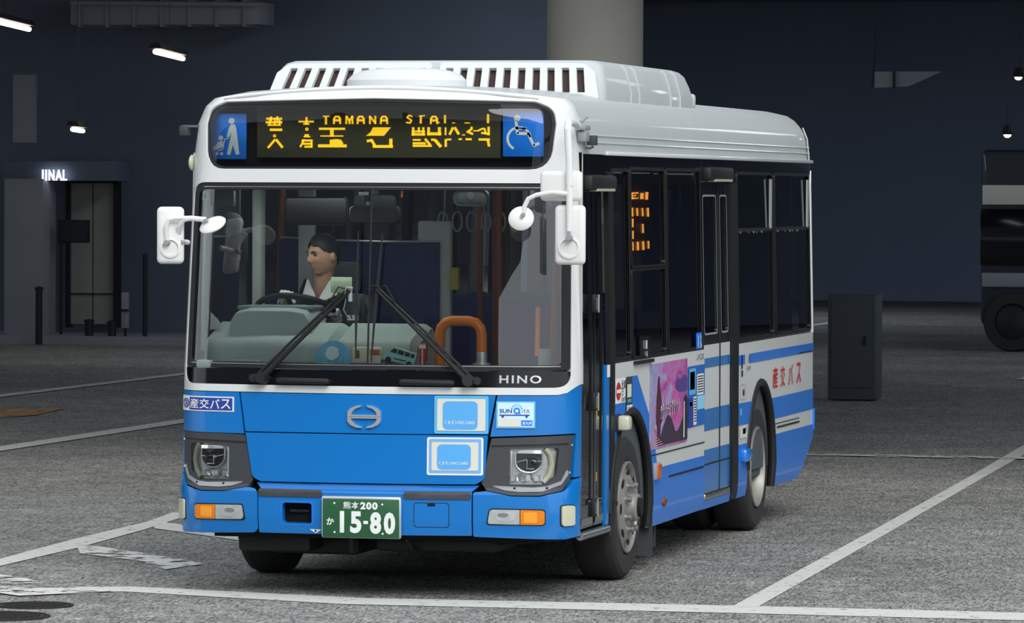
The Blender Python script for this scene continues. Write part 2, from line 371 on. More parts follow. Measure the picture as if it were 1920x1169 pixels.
def column(name, c, r, z1, m, label, group=None, square=False, z0=0.):
    e = empty(name, (c[0], c[1], 0), label, 'column', group); b = MB()
    if square: b.box((c[0], c[1], (z0 + z1) / 2), (2 * r, 2 * r, z1 - z0), bev=.02)
    else: b.lathe([(0, z0), (r, z0), (r, z1), (0, z1)], (*c, 0), (0, 0, 1), 48)
    b.build('shaft', m, e)
    b = MB()
    if square: b.box((c[0], c[1], .08), (2 * r + .06, 2 * r + .06, .16), bev=.015)
    else: b.lathe([(0, 0), (r + .04, 0), (r + .04, .14), (r + .01, .16), (0, .16)], (*c, 0), (0, 0, 1), 48)
    b.build('base_ring', M_STEEL, e); return e
column('concrete_column', (-1.376, 12.4), .385, 6.5, M_CONC, 'pale round concrete column rising behind the blue bus roof')
e = empty('utility_cabinet', (-1.55, 26.7, 0), 'low dim grey cabinet on the ground beyond the rear of the blue bus', 'cabinet')
b = MB(); b.box((-1.55, 26.7, .58), (.52, .5, 1.14), bev=.02); b.build('casing', mat('cabinet_dim', (76, 82, 88), .8), e); b = MB(); b.box((-1.55, 26.44, .62), (.44, .02, .95), bev=.005); b.build('front_door', mat('cabinet_dim', (76, 82, 88)), e); b = MB(); b.box((-1.40, 26.42, .65), (.02, .03, .10)); b.build('handle', M_STEEL, e)

# shop front at the left: pier, door, sign board, lit letters
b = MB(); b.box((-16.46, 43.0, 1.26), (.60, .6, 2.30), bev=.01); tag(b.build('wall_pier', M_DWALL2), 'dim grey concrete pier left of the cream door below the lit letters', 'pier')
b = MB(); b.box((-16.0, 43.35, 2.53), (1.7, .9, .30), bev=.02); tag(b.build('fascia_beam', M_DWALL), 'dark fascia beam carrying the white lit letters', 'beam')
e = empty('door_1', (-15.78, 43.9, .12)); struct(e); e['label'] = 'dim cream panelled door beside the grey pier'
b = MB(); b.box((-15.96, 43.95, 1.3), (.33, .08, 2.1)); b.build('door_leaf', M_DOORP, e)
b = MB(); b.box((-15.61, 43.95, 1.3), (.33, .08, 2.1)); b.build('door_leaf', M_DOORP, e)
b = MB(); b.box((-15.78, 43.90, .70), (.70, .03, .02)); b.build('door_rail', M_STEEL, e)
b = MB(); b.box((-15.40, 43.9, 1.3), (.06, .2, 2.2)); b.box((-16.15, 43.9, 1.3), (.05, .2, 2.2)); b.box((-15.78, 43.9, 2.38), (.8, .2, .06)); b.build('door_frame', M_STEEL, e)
e = empty('notice_board', (-15.78, 43.7, 0), 'dark rectangular notice board hanging in front of the cream door', 'sign')
b = MB(); b.box((-15.78, 43.0, 1.64), (.48, .05, .335), bev=.01); b.build('board', M_STEEL, e)
b = MB(); b.box((-15.78, 42.965, 1.64), (.44, .02, .295)); b.build('face', mat('board_face', (34, 38, 44), .6), e)
b = MB(); b.tube([(-15.98, 43.0, 1.48), (-15.98, 43.0, .12)], .02); b.build('post', M_STEEL, e)
def mp_sign(a, c): return Vector((a, 42.78, c)), Vector((0, -1, 0))
e = empty('lit_sign', (-16.0, 42.8, 2.38), 'small white lit capital letters above the cream door', 'sign')
for ch, x0, x1 in (('I', -16.205, -16.185), ('I', -16.155, -16.135), ('N', -16.105, -16.02), ('A', -16.00, -15.90), ('L', -15.885, -15.825)):
    text('letter', ch, (x0, 2.385, x1, 2.545), mp_sign, M_SIGNW, e, 0., .012, .03)
b = MB(); b.box((-16.44, 42.7, 3.44), (.34, .12, 1.0), bev=.01); tag(b.build('wall_duct', M_DWALL2), 'faint grey upright duct on the wall above the pier', 'duct')
# barrier posts on the kerb
def post(x, y, h, r, label):
    e = empty('barrier_post', (x, y, 0), label, 'post', 'posts on the kerb')
    b = MB(); b.tube([(x, y, 0), (x, y, h)], r, 12); b.build('shaft', M_STEEL, e)
    b = MB(); b.lathe([(0, h), (r * 1.3, h), (r * 1.3, h + .03), (0, h + .05)], (x, y, 0), (0, 0, 1), 12); b.build('cap', M_STEEL, e)
post(-15.95, 41.9, .80, .05, 'black barrier post in front of the cream door')
post(-15.35, 42.4, .32, .06, 'short dark bollard right of the cream door')
post(-15.0, 42.4, .30, .06, 'short dark bollard nearest the upright stand sign')
post(-14.50, 42.4, 1.28, .035, 'tall thin dark pole close to the bus mirror')
e = empty('stand_sign', (-14.8, 42.4, 0), 'narrow grey stand sign on the kerb by the tall pole', 'sign')
b = MB(); b.box((-14.8, 42.4, .50), (.11, .05, .52), bev=.01); b.build('panel', M_DWALL2, e)
b = MB(); b.box((-14.8, 42.4, .14), (.03, .03, .28)); b.box((-14.8, 42.4, .02), (.2, .2, .03)); b.build('foot', M_STEEL, e)
b = MB(); b.box((-14.8, 42.36, .50), (.13, .03, .03)); b.build('band', M_STEEL, e)

# air duct and lamps under the roof
e = empty('air_duct', (-14.7, 43, 4.64), 'dim grey duct run hanging at the top left under the roof', 'duct')
b = MB(); b.box((-14.4, 43.4, 4.84), (2.9, .8, .34), bev=.03); b.build('duct_body', M_DWALL2, e)
for k in range(7):
    b = MB(); b.box((-15.7 + .42 * k, 43.4, 4.84), (.04, .86, .40)); b.build('flange', M_DWALL2, e)
b = MB(); b.tube([(-15.8, 42.9, 5.0), (-14.2, 42.9, 4.98), (-12.9, 42.9, 4.96)], .035); b.build('pipe', M_DWALL2, e)
b = MB(); b.tube([(-14.6, 43.4, 5.0), (-14.6, 43.4, 6.5)], .02); b.tube([(-13.4, 43.4, 5.0), (-13.4, 43.4, 6.5)], .02); b.build('hanger', M_STEEL, e)
def strip_lamp(p, q, label, r=.034):
    p, q = Vector(p), Vector(q); c = (p + q) / 2; e = empty('strip_lamp', c, label, 'lamp', 'lamps under the terminal roof')
    b = MB(); b.tube([p, q], r, 10); b.build('tube', M_TUBE, e)
    d = (q - p).normalized(); b = MB(); u = Vector((0, 0, 1)); s = d.cross(u).normalized()
    for w, h in ((.0, .0),):
        P0, P1 = p + u * (r + .03), q + u * (r + .03)
        b.prism([(-.09, -.02), (.09, -.02), (.06, .05), (-.06, .05)], lambda a, z: P0 + s * a + u * z, lambda a, z: P1 + s * a + u * z)
    b.build('housing', M_STEEL, e)
    b = MB(); b.tube([c + u * .1, Vector((c.x, c.y, 6.5))], .004, 6); b.build('hanger', M_STEEL, e)
strip_lamp((-14.2, 34.3, 4.47), (-15.06, 38.8, 4.47), 'white strip lamp cut by the left picture edge under the roof')
strip_lamp((-12.40, 36.1, 4.075), (-13.02, 39.4, 4.075), 'white strip lamp hanging just above the left end of the bus roof')
strip_lamp((-13.54, 36.1, 3.05), (-13.95, 37.8, 3.05), 'small warm lamp above the lit letters', .03)
def spot(p, label):
    e = empty('spot_lamp', p, label, 'lamp', 'lamps under the terminal roof'); p = Vector(p)
    b = MB(); b.sph(p, (.055, .055, .045), None, 12, 8); b.build('bulb', M_TUBE, e)
    b = MB(); b.lathe([(.06, .0), (.08, .03), (.05, .12), (0, .14)], p, (0, 0, 1), 16); b.tube([p + Vector((0, 0, .12)), Vector((p.x, p.y, 6.5))], .004, 6); b.build('housing', M_STEEL, e)
spot((-1.86, 43, 3.89), 'higher bright spot lamp at the right picture edge'); spot((-2.01, 43, 3.08), 'lower bright spot lamp above the parked bus at right')
e = empty('hanging_panel', (-3.4, 43, 3.75), 'faint grey slanted panel hanging in the dark at upper right', 'panel')
b = MB(); b.prism([(-3.9, 3.74), (-3.42, 3.76), (-2.95, 3.97), (-3.9, 3.97)], lambda a, z: Vector((a, 43, z)), lambda a, z: Vector((a, 43.1, z))); b.build('sheet', M_DWALL2, e)
b = MB(); b.box((-3.62, 42.98, 3.86), (.03, .05, .24)); b.tube([(-3.94, 43, 3.75), (-3.90, 43, 4.25)], .015); b.tube([(-3.9, 43, 4.2), (-3.9, 43, 6.5)], .01); b.build('bracket', M_STEEL, e)

# parked coach in the dark at the right
pb = empty('parked_bus', (1.5, 44.6, 0), 'dark parked bus with pale roof stripe at the right edge in the gloom', 'bus')
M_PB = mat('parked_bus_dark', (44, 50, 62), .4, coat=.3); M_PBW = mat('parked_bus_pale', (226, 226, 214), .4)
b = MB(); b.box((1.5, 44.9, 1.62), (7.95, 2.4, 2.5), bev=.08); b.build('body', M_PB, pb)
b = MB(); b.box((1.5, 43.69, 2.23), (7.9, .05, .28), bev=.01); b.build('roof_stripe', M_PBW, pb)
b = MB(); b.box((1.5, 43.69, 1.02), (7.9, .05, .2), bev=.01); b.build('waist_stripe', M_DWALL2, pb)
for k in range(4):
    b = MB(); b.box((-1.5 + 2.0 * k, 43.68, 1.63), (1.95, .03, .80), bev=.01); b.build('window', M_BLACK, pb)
for x in (-2.0, 3.4):
    b = MB(); b.lathe([(0, 0), (.40, 0), (.42, .05), (.42, .2), (.4, .24), (.27, .25), (.25, .2), (0, .2)], (x, 43.85, .42), (0, -1, 0), 28); w = b.build('wheel', M_TYRE, pb)
    b = MB(); b.lathe([(0, .215), (.24, .205), (.24, .22), (.1, .26), (0, .27)], (x, 43.85, .42), (0, -1, 0), 28); b.build('rim', M_STEEL, w)

# ================================================================== THE BUS: FRONT
bus = empty('bus', (0, 0, 0), 'blue and white single-deck city bus with its amber destination display lit', 'bus')
def mir(P, s): return [(s * x, z) for x, z in P] if s > 0 else [(-x, z) for x, z in reversed(P)]
TOP = [(1.14 - .114 * k, 2.83 - .055 * (1.14 - .114 * k) ** 2) for k in range(21)]
disp = rpoly([(-1.0, 2.365), (1.0, 2.365), (1.055, 2.70), (.98, 2.742), (0, 2.758), (-.98, 2.742), (-1.055, 2.70)], [.13, .13, .1, .08, 0, .08, .1])
wsh = rpoly(rect(-1.105, 1.168, 1.105, 2.29), [.07, .07, .09, .09])
mask_o = [(-1.14, 1.128), (1.05, 1.128), (1.09, 1.138), (1.14, 1.182)] + TOP + [(-1.14, 2.758)][:0]
mask = patch('front_mask', mask_o, mpf, M_WHITE, bus, 0., .03, holes=[disp, wsh], label='white front surround of windscreen and display')
patch('mask_lip', rpoly([(-1.0, 2.365), (1.0, 2.365), (1.055, 2.70), (.98, 2.742), (0, 2.758), (-.98, 2.742), (-1.055, 2.70)], [.13, .13, .1, .08, 0, .08, .1]), mpf, M_BLACKM, mask, -.012, 0,
      holes=[rpoly([(-.98, 2.379), (.98, 2.379), (1.038, 2.69), (.97, 2.728), (0, 2.744), (-.97, 2.728), (-1.038, 2.69)], [.12, .12, .1, .08, 0, .08, .1])])
# destination display behind its glass
patch('display_glass', disp, mpf, M_DISPG, bus, -.014, 0.)
b = MB(); b.box((0, .45, 2.555), (1.98, .03, .38)); b.box((0, .37, 2.352), (1.7, .16, .02)); b.build('display_box', M_DARK, bus)
def mp_d(x, z): return Vector((x, .38, z)), Vector((0, -1, 0))
b = MB(); b.box((-.026, .39, 2.572), (1.40, .02, .285)); led = b.build('led_board', M_LEDB, bus, label='amber dot-matrix destination board')
TL = lambda cx, cy: (-.72 + (cx - 17) * 7.354e-4, 2.708 - (cy - 8) * 7.053e-4)
def A5(x): return [('l', [(x - 25, 135), (x - 24, 95), (x - 12, 78), (x + 12, 78), (x + 24, 95), (x + 25, 135)], 14), ('l', [(x - 22, 108), (x + 22, 108)], 18)]
G1 = [('l', [(85, 95), (205, 95)], 16), ('l', [(120, 80), (120, 112)], 14), ('l', [(170, 78), (170, 115)], 14), ('l', [(82, 124), (205, 124)], 18), ('l', [(95, 146), (195, 146)], 12), ('l', [(110, 105), (110, 146)], 12), ('l', [(150, 100), (150, 146)], 12), ('l', [(188, 105), (188, 146)], 12),
      ('l', [(115, 183), (205, 183)], 20), ('a', 148, 232, 5, 12, 0, 360), ('l', [(152, 262), (98, 325)], 17), ('l', [(162, 262), (210, 322)], 19),
      ('l', [(340, 118), (455, 118)], 14), ('l', [(400, 85), (400, 140)], 16), ('l', [(378, 136), (420, 136)], 14), ('a', 403, 178, 5, 13, 0, 360), ('l', [(380, 238), (428, 238)], 10), ('l', [(388, 226), (416, 226)], 16),
      ('l', [(365, 268), (445, 268)], 16), ('l', [(382, 262), (352, 318)], 14), ('l', [(375, 294), (445, 294)], 16), ('l', [(388, 317), (445, 317)], 16), ('l', [(440, 268), (440, 317)], 14)]
G2 = [('l', [(530, 76), (580, 76)], 9), ('l', [(553, 80), (553, 138)], 16)] + A5(640) + [('l', [(712, 135), (714, 74)], 14), ('l', [(762, 135), (760, 74)], 14), ('l', [(714, 76), (738, 112), (760, 76)], 14), ('l', [(738, 105), (738, 135)], 14)] + A5(826) + \
     [('l', [(898, 135), (898, 74)], 14), ('l', [(940, 135), (940, 74)], 14), ('l', [(898, 78), (940, 128)], 14)] + A5(1008) + [('l', [(1228, 78), (1205, 68), (1188, 84), (1222, 108), (1212, 128), (1182, 124)], 12), ('l', [(1283, 74), (1325, 70)], 9), ('l', [(1296, 75), (1294, 130)], 16)] + A5(1398) + \
     [('l', [(1483, 68), (1483, 128)], 15), ('l', [(1424, 124), (1440, 124)], 9), ('l', [(1540, 128), (1560, 128)], 7), ('l', [(1637, 128), (1676, 128)], 8), ('l', [(1817, 62), (1817, 126)], 17)]
G3 = [('l', [(502, 175), (700, 175)], 18), ('l', [(600, 175), (600, 232)], 28), ('l', [(512, 232), (688, 232)], 9), ('p', [(584, 300), (584, 262), (640, 256), (672, 262), (690, 290), (680, 300)]), ('l', [(496, 310), (712, 310)], 24),
      ('p', [(922, 163), (1062, 163), (1008, 230), (868, 230), (905, 200)]), ('l', [(878, 272), (915, 264)], 20), ('l', [(912, 266), (938, 310)], 20), ('l', [(925, 314), (1074, 314)], 22), ('l', [(1062, 256), (1062, 314)], 24),
      ('l', [(1236, 165), (1236, 225)], 18), ('l', [(1280, 165), (1280, 200)], 16), ('l', [(1315, 165), (1315, 222)], 16), ('l', [(1228, 195), (1325, 195)], 14), ('l', [(1228, 218), (1325, 218)], 20), ('l', [(1356, 165), (1356, 222)], 20), ('l', [(1440, 165), (1440, 222)], 22), ('l', [(1350, 214), (1450, 214)], 24),
      ('l', [(1488, 165), (1488, 222)], 12), ('l', [(1545, 165), (1520, 218)], 18), ('l', [(1560, 165), (1590, 215)], 20), ('l', [(1618, 222), (1638, 222)], 8), ('l', [(1690, 160), (1690, 176), (1655, 200)], 16), ('l', [(1668, 200), (1698, 215)], 18), ('l', [(1705, 190), (1745, 190)], 10), ('l', [(1745, 186), (1782, 170)], 14), ('l', [(1790, 172), (1800, 215)], 14), ('l', [(1768, 206), (1825, 214)], 16), ('l', [(1822, 160), (1822, 222)], 17),
      ('l', [(1236, 262), (1292, 262)], 14), ('l', [(1236, 289), (1330, 289)], 18), ('l', [(1236, 309), (1378, 309)], 16), ('l', [(1330, 256), (1368, 300)], 18), ('l', [(1380, 260), (1402, 260)], 18), ('l', [(1408, 264), (1450, 314)], 24), ('l', [(1490, 258), (1490, 314)], 17), ('l', [(1500, 258), (1530, 258)], 14), ('l', [(1592, 256), (1612, 256)], 14), ('l', [(1647, 256), (1688, 256)], 16), ('l', [(1748, 258), (1828, 258)], 18), ('l', [(1816, 262), (1826, 310)], 18)]
for nm, g in (('small_kanji', G1), ('roman_letters', G2), ('large_kanji', G3)): glyph(nm, g, mp_d, M_LED, led, TL, .006, .004)
# pictogram boards
b = MB(); b.box((-.894, .375, 2.547), (.218, .016, .256), bev=.004); sg = b.build('stroller_sign', M_DBLUE, bus, label='blue board with white pushchair pictogram')
TS = lambda cx, cy: (-1.003 + (cx - 272) * .218 / 305, 2.675 - (cy - 535) * .256 / 372)
glyph('figure', [('c', 458, 594, 25), ('p', [(438, 645), (455, 622), (485, 622), (497, 660), (522, 868), (494, 870), (470, 790), (447, 873), (420, 868), (446, 745), (456, 690), (436, 732), (417, 724)]),
      ('c', 371, 734, 20), ('p', [(345, 768), (385, 755), (390, 790), (375, 815), (322, 834), (303, 824), (306, 806), (335, 790)]), ('l', [(432, 738), (402, 744), (386, 825), (345, 840)], 9), ('c', 341, 862, 13), ('c', 377, 862, 13)], mp_d, M_TEXTW, sg, TS, .016)
b = MB(); b.box((.806, .375, 2.564), (.232, .016, .254), bev=.004); sg = b.build('wheelchair_sign', M_DBLUE, bus, label='blue board with white wheelchair pictogram')
TW = lambda cx, cy: (.690 + (cx - 1056) * .232 / 330, 2.691 - (cy - 510) * .254 / 375)
glyph('figure', [('c', 1172, 570, 27), ('l', [(1163, 595), (1175, 695), (1262, 697), (1308, 795), (1348, 775)], 24), ('l', [(1170, 655), (1245, 656)], 18), ('a', 1188, 738, 82, 102, 118, 352)], mp_d, M_TEXTW, sg, TW, .016)
b = MB(); b.box((.79, .40, 2.728), (.24, .01, .06)); b.build('display_bracket', M_GREYP, bus)
b = MB(); b.sph((.985, .40, 2.65), (.03, .015, .022)); b.build('red_indicator', mat('red_lens', (200, 24, 40), .3), bus)

# windscreen
gl = rpoly(rect(-1.068, 1.292, 1.068, 2.252), [.03, .03, .06, .06])
fr = patch('windscreen_seal', [p for p in rpoly(rect(-1.105, 1.262, 1.105, 2.29), [.02, .02, .09, .09])], mpf, M_RUB, bus, -.006, .02, holes=[gl])
ws = patch('windscreen', gl, mpf, M_WIND, bus, -.01, 0.)
patch('windscreen_divider', rect(.006, 1.292, .016, 2.252), mpf, M_RUB, ws, -.002, .006)
patch('seal_highlight', rect(-1.06, 1.281, 1.06, 1.287), mpf, M_SILVER, fr, -.002, 0.)
patch('seal_highlight', rect(-1.02, 2.263, 1.0, 2.268), mpf, M_SILVER, fr, -.002, 0.)
def sticker(name, box, m, txt=None): 
    o = patch(name, rect(*box), mpf, m, ws, -.016, 0.); return o
sticker('windscreen_sticker', (-1.05, 2.19, -1.0, 2.235), M_TEXTW); sticker('windscreen_sticker', (-1.035, 2.2, -1.015, 2.225), mat('sticker_green', (60, 130, 90)))
sticker('windscreen_sticker', (-.07, 2.222, -.012, 2.24), M_TEXTW)
band = patch('lower_band', rpoly(rect(-1.105, 1.168, 1.105, 1.256), [.06, .06, .01, .01]), mpf, M_BLACK, bus, -.004, .02, label='black gloss band under the windscreen')
text('maker_letters', 'HINO', (.742, 1.192, .966, 1.236), mpf, M_CHROME, band, .002, .02, .008, spacing=1.25)
for x0, x1 in ((-.498, -.196), (.203, .499)):
    b = MB(); P = [fp(x0 + (x1 - x0) * t, 1.193 - .003 * t, .035) for t in (0, .05, .5, .95, 1)]; b.tube(P, [.012, .017, .016, .017, .012], 10)
    for t in (.04, .96): b.tube([fp(x0 + (x1 - x0) * t, 1.192, .035), fp(x0 + (x1 - x0) * t, 1.192, -.004)], .014, 8)
    b.build('grab_handle', M_BLACKM, bus)

# wipers
for s, piv, joint, top, bot in ((-1, (-.584, 1.205), (-.085, 1.69), (-.052, 2.02), (-.048, 1.32)), (1, (.574, 1.205), (.062, 1.70), (.085, 2.01), (.040, 1.30))):
    b = MB(); P0 = fp(*piv, .05); P1 = fp(*joint, .055)
    dx = Vector((.018 * s, 0, .018))
    b.tube([P0, P0 + (P1 - P0) * .3, P1], [.020, .014, .010], 8); wp = b.build('wiper', M_BLACKM, bus)
    b = MB(); b.tube([P0 + Vector((.045 * -s * -1, 0, -.005)), P0 + (P1 - P0) * .5 + Vector((.03 * s, 0, .006)), P1 + Vector((.012 * s, -.005, .01))], .008, 8); b.build('link_arm', M_BLACKM, wp)
    b = MB(); b.lathe([(0, .07), (.03, .07), (.034, .05), (.034, -.01), (0, -.01)], fp(*piv, 0), mpf(*piv)[1], 16); b.lathe([(0, .06), (.022, .06), (.022, 0), (0, 0)], fp(piv[0] + .05 * s, piv[1] - .002, 0), mpf(*piv)[1], 12); b.build('pivot_cap', M_BLACKM, wp)
    T_, B_ = fp(*top, .03), fp(*bot, .03); b = MB(); b.tube([T_, (T_ + B_) / 2 + Vector((0, -.012, 0)), B_], [.004, .010, .005], 6); b.build('blade', M_RUB, wp)
    b = MB(); b.tube([P1, P1 + Vector((0, .012, .02)), P1 + Vector((0, .012, -.06))], .012, 8); b.tube([P1 + Vector((-.03, 0, -.02)), P1 + Vector((-.015, -.015, .02)), P1 + Vector((.02, -.01, .015))], .006, 6); b.build('blade_clip', M_GREYP if s < 0 else M_BLACKM, wp)
    b = MB(); b.tube([P1 + Vector((.02 * s, 0, .01)), P1 + Vector((.06 * s, -.02, .02)), P1 + Vector((.09 * s, -.02, -.03)), P1 + (P0 - P1) * .25], .004, 6); b.build('washer_hose', M_BLACKM, wp)

# blue panels
patch('front_backing', [(-1.13, .36), (1.13, .36), (1.13, 1.165), (-1.13, 1.165)], mpf, M_DARK, bus, -.075, 0.)
up = patch('front_panel', [(-.731, 1.124), (-.699, .909), (.686, .911), (.724, 1.124)], mpf, M_BLUE, bus, 0., .02, label='upper blue front panel with winged emblem')
lo = patch('front_hatch', rpoly([(-.697, .903), (-.652, .655), (-.60, .634), (.62, .637), (.668, .665), (.684, .906)], [0, .06, .03, .03, .04, 0]), mpf, M_BLUE, bus, .004, .025, label='lower blue service hatch')
patch('front_sill', [(-.63, .628), (-.60, .600), (.60, .602), (.64, .630)], mpf, M_BLUE, bus, -.008, .02)
# emblem: ring open at top and bottom with a cross bar
em = [('p', [(-.095, 1.0025), (-.093, 1.03), (-.078, 1.047), (-.045, 1.062), (-.012, 1.065), (-.02, 1.055), (-.05, 1.045), (-.066, 1.03), (-.074, 1.012), (.074, 1.012), (.066, 1.03), (.05, 1.045), (.02, 1.055), (.012, 1.065), (.045, 1.062), (.078, 1.047), (.093, 1.03), (.095, 1.0025)]),
      ('p', [(-.095, 1.001), (.095, 1.001), (.093, .974), (.078, .957), (.045, .942), (.012, .939), (.02, .949), (.05, .959), (.066, .974), (.074, .992), (-.074, .992), (-.066, .974), (-.05, .959), (-.02, .949), (-.012, .939), (-.045, .942), (-.078, .957), (-.093, .974)])]
glyph('emblem', em, mpf, M_CHROME, up, off=.016, th=.016, label='chrome winged H emblem')
for s, nm in ((-1, 'left'), (1, 'right')):
    cp = patch('corner_panel', mir([(.733, 1.124), (1.045, 1.124), (1.085, 1.133), (1.14, 1.176), (1.14, .672), (1.118, .672), (1.128, .914), (.697, .899)] if s > 0 else [(.741, 1.124), (1.14, 1.124), (1.14, .672), (1.118, .672), (1.128, .900), (.709, .896)], s), mpf, M_BLUE, bus, 0., .02, label='blue front corner panel')
    sx = cp
    bz = patch('headlight_bezel', rpoly(mir([(1.122, .906), (.703, .890), (.652, .642), (.680, .607), (.82, .581), (.96, .579), (1.075, .604), (1.108, .66)], s), .012), mpf, M_CHAR, bus, -.004, .03, holes=[rpoly(mir([(1.06, .838), (.80, .832), (.80, .637), (.985, .637), (1.045, .68)], s), [.02, .012, .012, .03, .03])], label='charcoal headlight surround')
    patch('bezel_trim', rpoly(mir([(1.095, .72), (1.068, .655), (1.0, .628), (.93, .622), (.69, .632), (.78, .606), (.86, .598), (.98, .600), (1.07, .635), (1.1, .69)], s), .006), mpf, M_GREYP, bz, .0, .006)
    patch('bezel_ridge', mir([(1.10, .862), (.70, .852), (.70, .846), (1.10, .856)], s), mpf, M_BLACKM, bz, .001, 0.)
    for x, z in ((.83, .617), (1.0, .618)): patch('screw_hole', mir(ellipse(x, z, .007, .006, 10), s), mpf, M_DARK, bz, .002, 0.)
    for x, z in ((1.112, .85), (1.104, .70)):
        b = MB(); b.lathe([(0, .006), (.006, .005), (.007, 0)], fp(s * x, z, -.002), mpf(s * x, z)[1], 10); b.build('screw', M_CHROME, bz)
    hl = patch('headlight', mir([(1.06, .84), (.795, .835), (.795, .632), (1.06, .632)], s), mpf, M_CLEARL, bus, -.03, 0., label='clear headlight unit')
    hd_ = [(.832, .806), (.832, .765)] + ellipse(.905, .765, .073, .062, 14, 180, 360)[1:] + [(.978, .806)]
    pj = patch('projector_bowl', rpoly(mir(hd_, s), 0), mpf, M_STEEL, hl, -.018, .015)
    b = MB(); b.tube([fp(s * x, z, -.014) for x, z in hd_], .006, 8); b.build('projector_ring', M_CHROME, hl)
    b = MB(); b.sph(fp(s * .915, .752, -.02), (.045, .018, .036), None, 20, 12); b.build('projector_lens', M_BLACK, hl)
    b = MB(); b.box(fp(s * .908, .816, -.012), (.13, .01, .020), bev=.004); b.build('daylight_lamp', mat('bright_white', (250, 250, 250), .3), hl)
    b = MB(); b.box(fp(s * .868, .768, -.008), (.058, .005, .005), Matrix.Rotation(-.25, 3, 'Y')); b.box(fp(s * .942, .766, -.008), (.062, .005, .004)); b.box(fp(s * .912, .724, -.004), (.044, .005, .005)); b.box(fp(s * .895, .75, -.004), (.004, .005, .045)); b.build('shutter_edge', M_CHROME, hl)
    b = MB()
    for k in range(8):
        x = .815 + .0215 * k; b.box(fp(s * x, .668 + .005 * (k % 3), -.022), (.024, .012, .034), Matrix.Rotation(.5 * (-1) ** k, 3, 'Z') @ Matrix.Rotation(.5 * ((k % 3) - 1), 3, 'X'))
    b.build('reflector_facets', M_CHROME, hl)
    b = MB(); b.box(fp(s * .81, .735, -.016), (.014, .012, .17), bev=.004); b.build('housing_edge', M_CHROME, hl)
    b = MB(); b.tube([fp(s * x, z, -.02) for x, z in ((.995, .835), (1.022, .80), (1.03, .745), (1.018, .69), (.985, .648))], .016, 10); b.build('light_guide', M_LAMPW, hl)
    patch('headlight_cover', rpoly(mir([(1.06, .838), (.80, .832), (.80, .637), (.985, .637), (1.045, .68)], s), [.02, .012, .012, .03, .03]), mpf, M_CLEARG, hl, -.001, 0.)
    # bumper corner with its lamps
    bc = patch('bumper_corner', rpoly(mir([(1.14, .667), (1.122, .660), (1.083, .597), (.965, .572), (.82, .574), (.68, .599), (.613, .592), (.613, .352), (1.09, .335), (1.14, .345)], s), [0, .02, .04, .05, .06, .04, .012, .012, .01, 0]), mpf, M_BLUE, bus, .004, .05, label='blue bumper corner')
    fl = patch('indicator_unit', rpoly(mir([(.999, .504), (.70, .509), (.684, .424), (.70, .417), (.999, .414)], s), [.02, .025, .02, .01, .02]), mpf, M_BLACKM, bus, .006, .01)
    patch('amber_lens', rpoly(mir([(.992, .497), (.868, .500), (.868, .422), (.992, .421)], s), [.018, .003, .003, .018]), mpf, M_AMBER, fl, .014, .012, label='amber indicator lens')
    patch('fog_lens', rpoly(mir([(.864, .500), (.705, .502), (.692, .426), (.864, .422)], s), [.003, .02, .012, .003]), mpf, M_CLEARL, fl, .014, .012, label='clear fog lamp lens')
    patch('fog_reflector', mir(ellipse(.79, .462, .055, .026, 22), s), mpf, M_CHROME, fl, .016, .002); patch('fog_bulb', mir(ellipse(.775, .472, .03, .012, 16), s), mpf, mat('grey_glass', (120, 128, 128), .2), fl, .0185, .002)
    patch('amber_bulb', rrect(*((.885, .432, .955, .488) if s > 0 else (-.955, .432, -.885, .488)), .008), mpf, mat('amber_core', (250, 164, 44), .2, coat=.6), fl, .0155, .001)
    patch('side_marker_seat', rrect(*((1.066, .405, 1.127, .525) if s > 0 else (-1.127, .405, -1.066, .525)), .015), mpf, M_BLACKM, bc, .006, .004)
    patch('side_marker', rrect(*((1.071, .410, 1.122, .520) if s > 0 else (-1.122, .410, -1.071, .520)), .014), mpf, M_LAMPW, bc, .016, .012)
bcen = patch('bumper_centre', rpoly([(-.606, .592), (-.606, .352), (.606, .357), (.606, .594)], .008), mpf, M_BLUE, bus, .004, .05, holes=[rrect(-.468, .402, -.284, .528, .02)], label='blue bumper centre section')
patch('hook_frame', rrect(-.475, .395, -.277, .535, .024), mpf, M_BLUE2, bcen, .006, .006, holes=[rrect(-.462, .408, -.290, .522, .018)])
b = MB(); b.box((-.376, .10, .465), (.19, .04, .135)); b.build('hook_recess', M_DARK, bcen); b = MB(); b.tube([(-.43, .04, .475), (-.32, .04, .475)], .01); b.build('tow_bar', M_STEEL, bcen)
patch('bumper_hatch', rrect(.288, .400, .484, .536, .02), mpf, M_BLACKM, bcen, .0045, 0.); bh = patch('bumper_hatch', rrect(.292, .404, .480, .532, .018), mpf, M_BLUE, bcen, .006, .004)
patch('hatch_latch', rrect(.365, .517, .408, .532, .006), mpf, M_DARK, bcen, .008, 0.)
for x0, x1 in ((-.603, -.232), (.233, .603)): patch('bumper_strip', rrect(x0, .556, x1, .590, .012), mpf, M_CHAR, bus, .012, .012)
glyph('small_badge', [('p', [(-.305, .379), (-.235, .379), (-.27, .357)])], mpf, M_TEXTW, bcen, off=.006); glyph('small_badge', [('c', -.27, .371, .006)], mpf, M_TEXTK, bcen, off=.008)
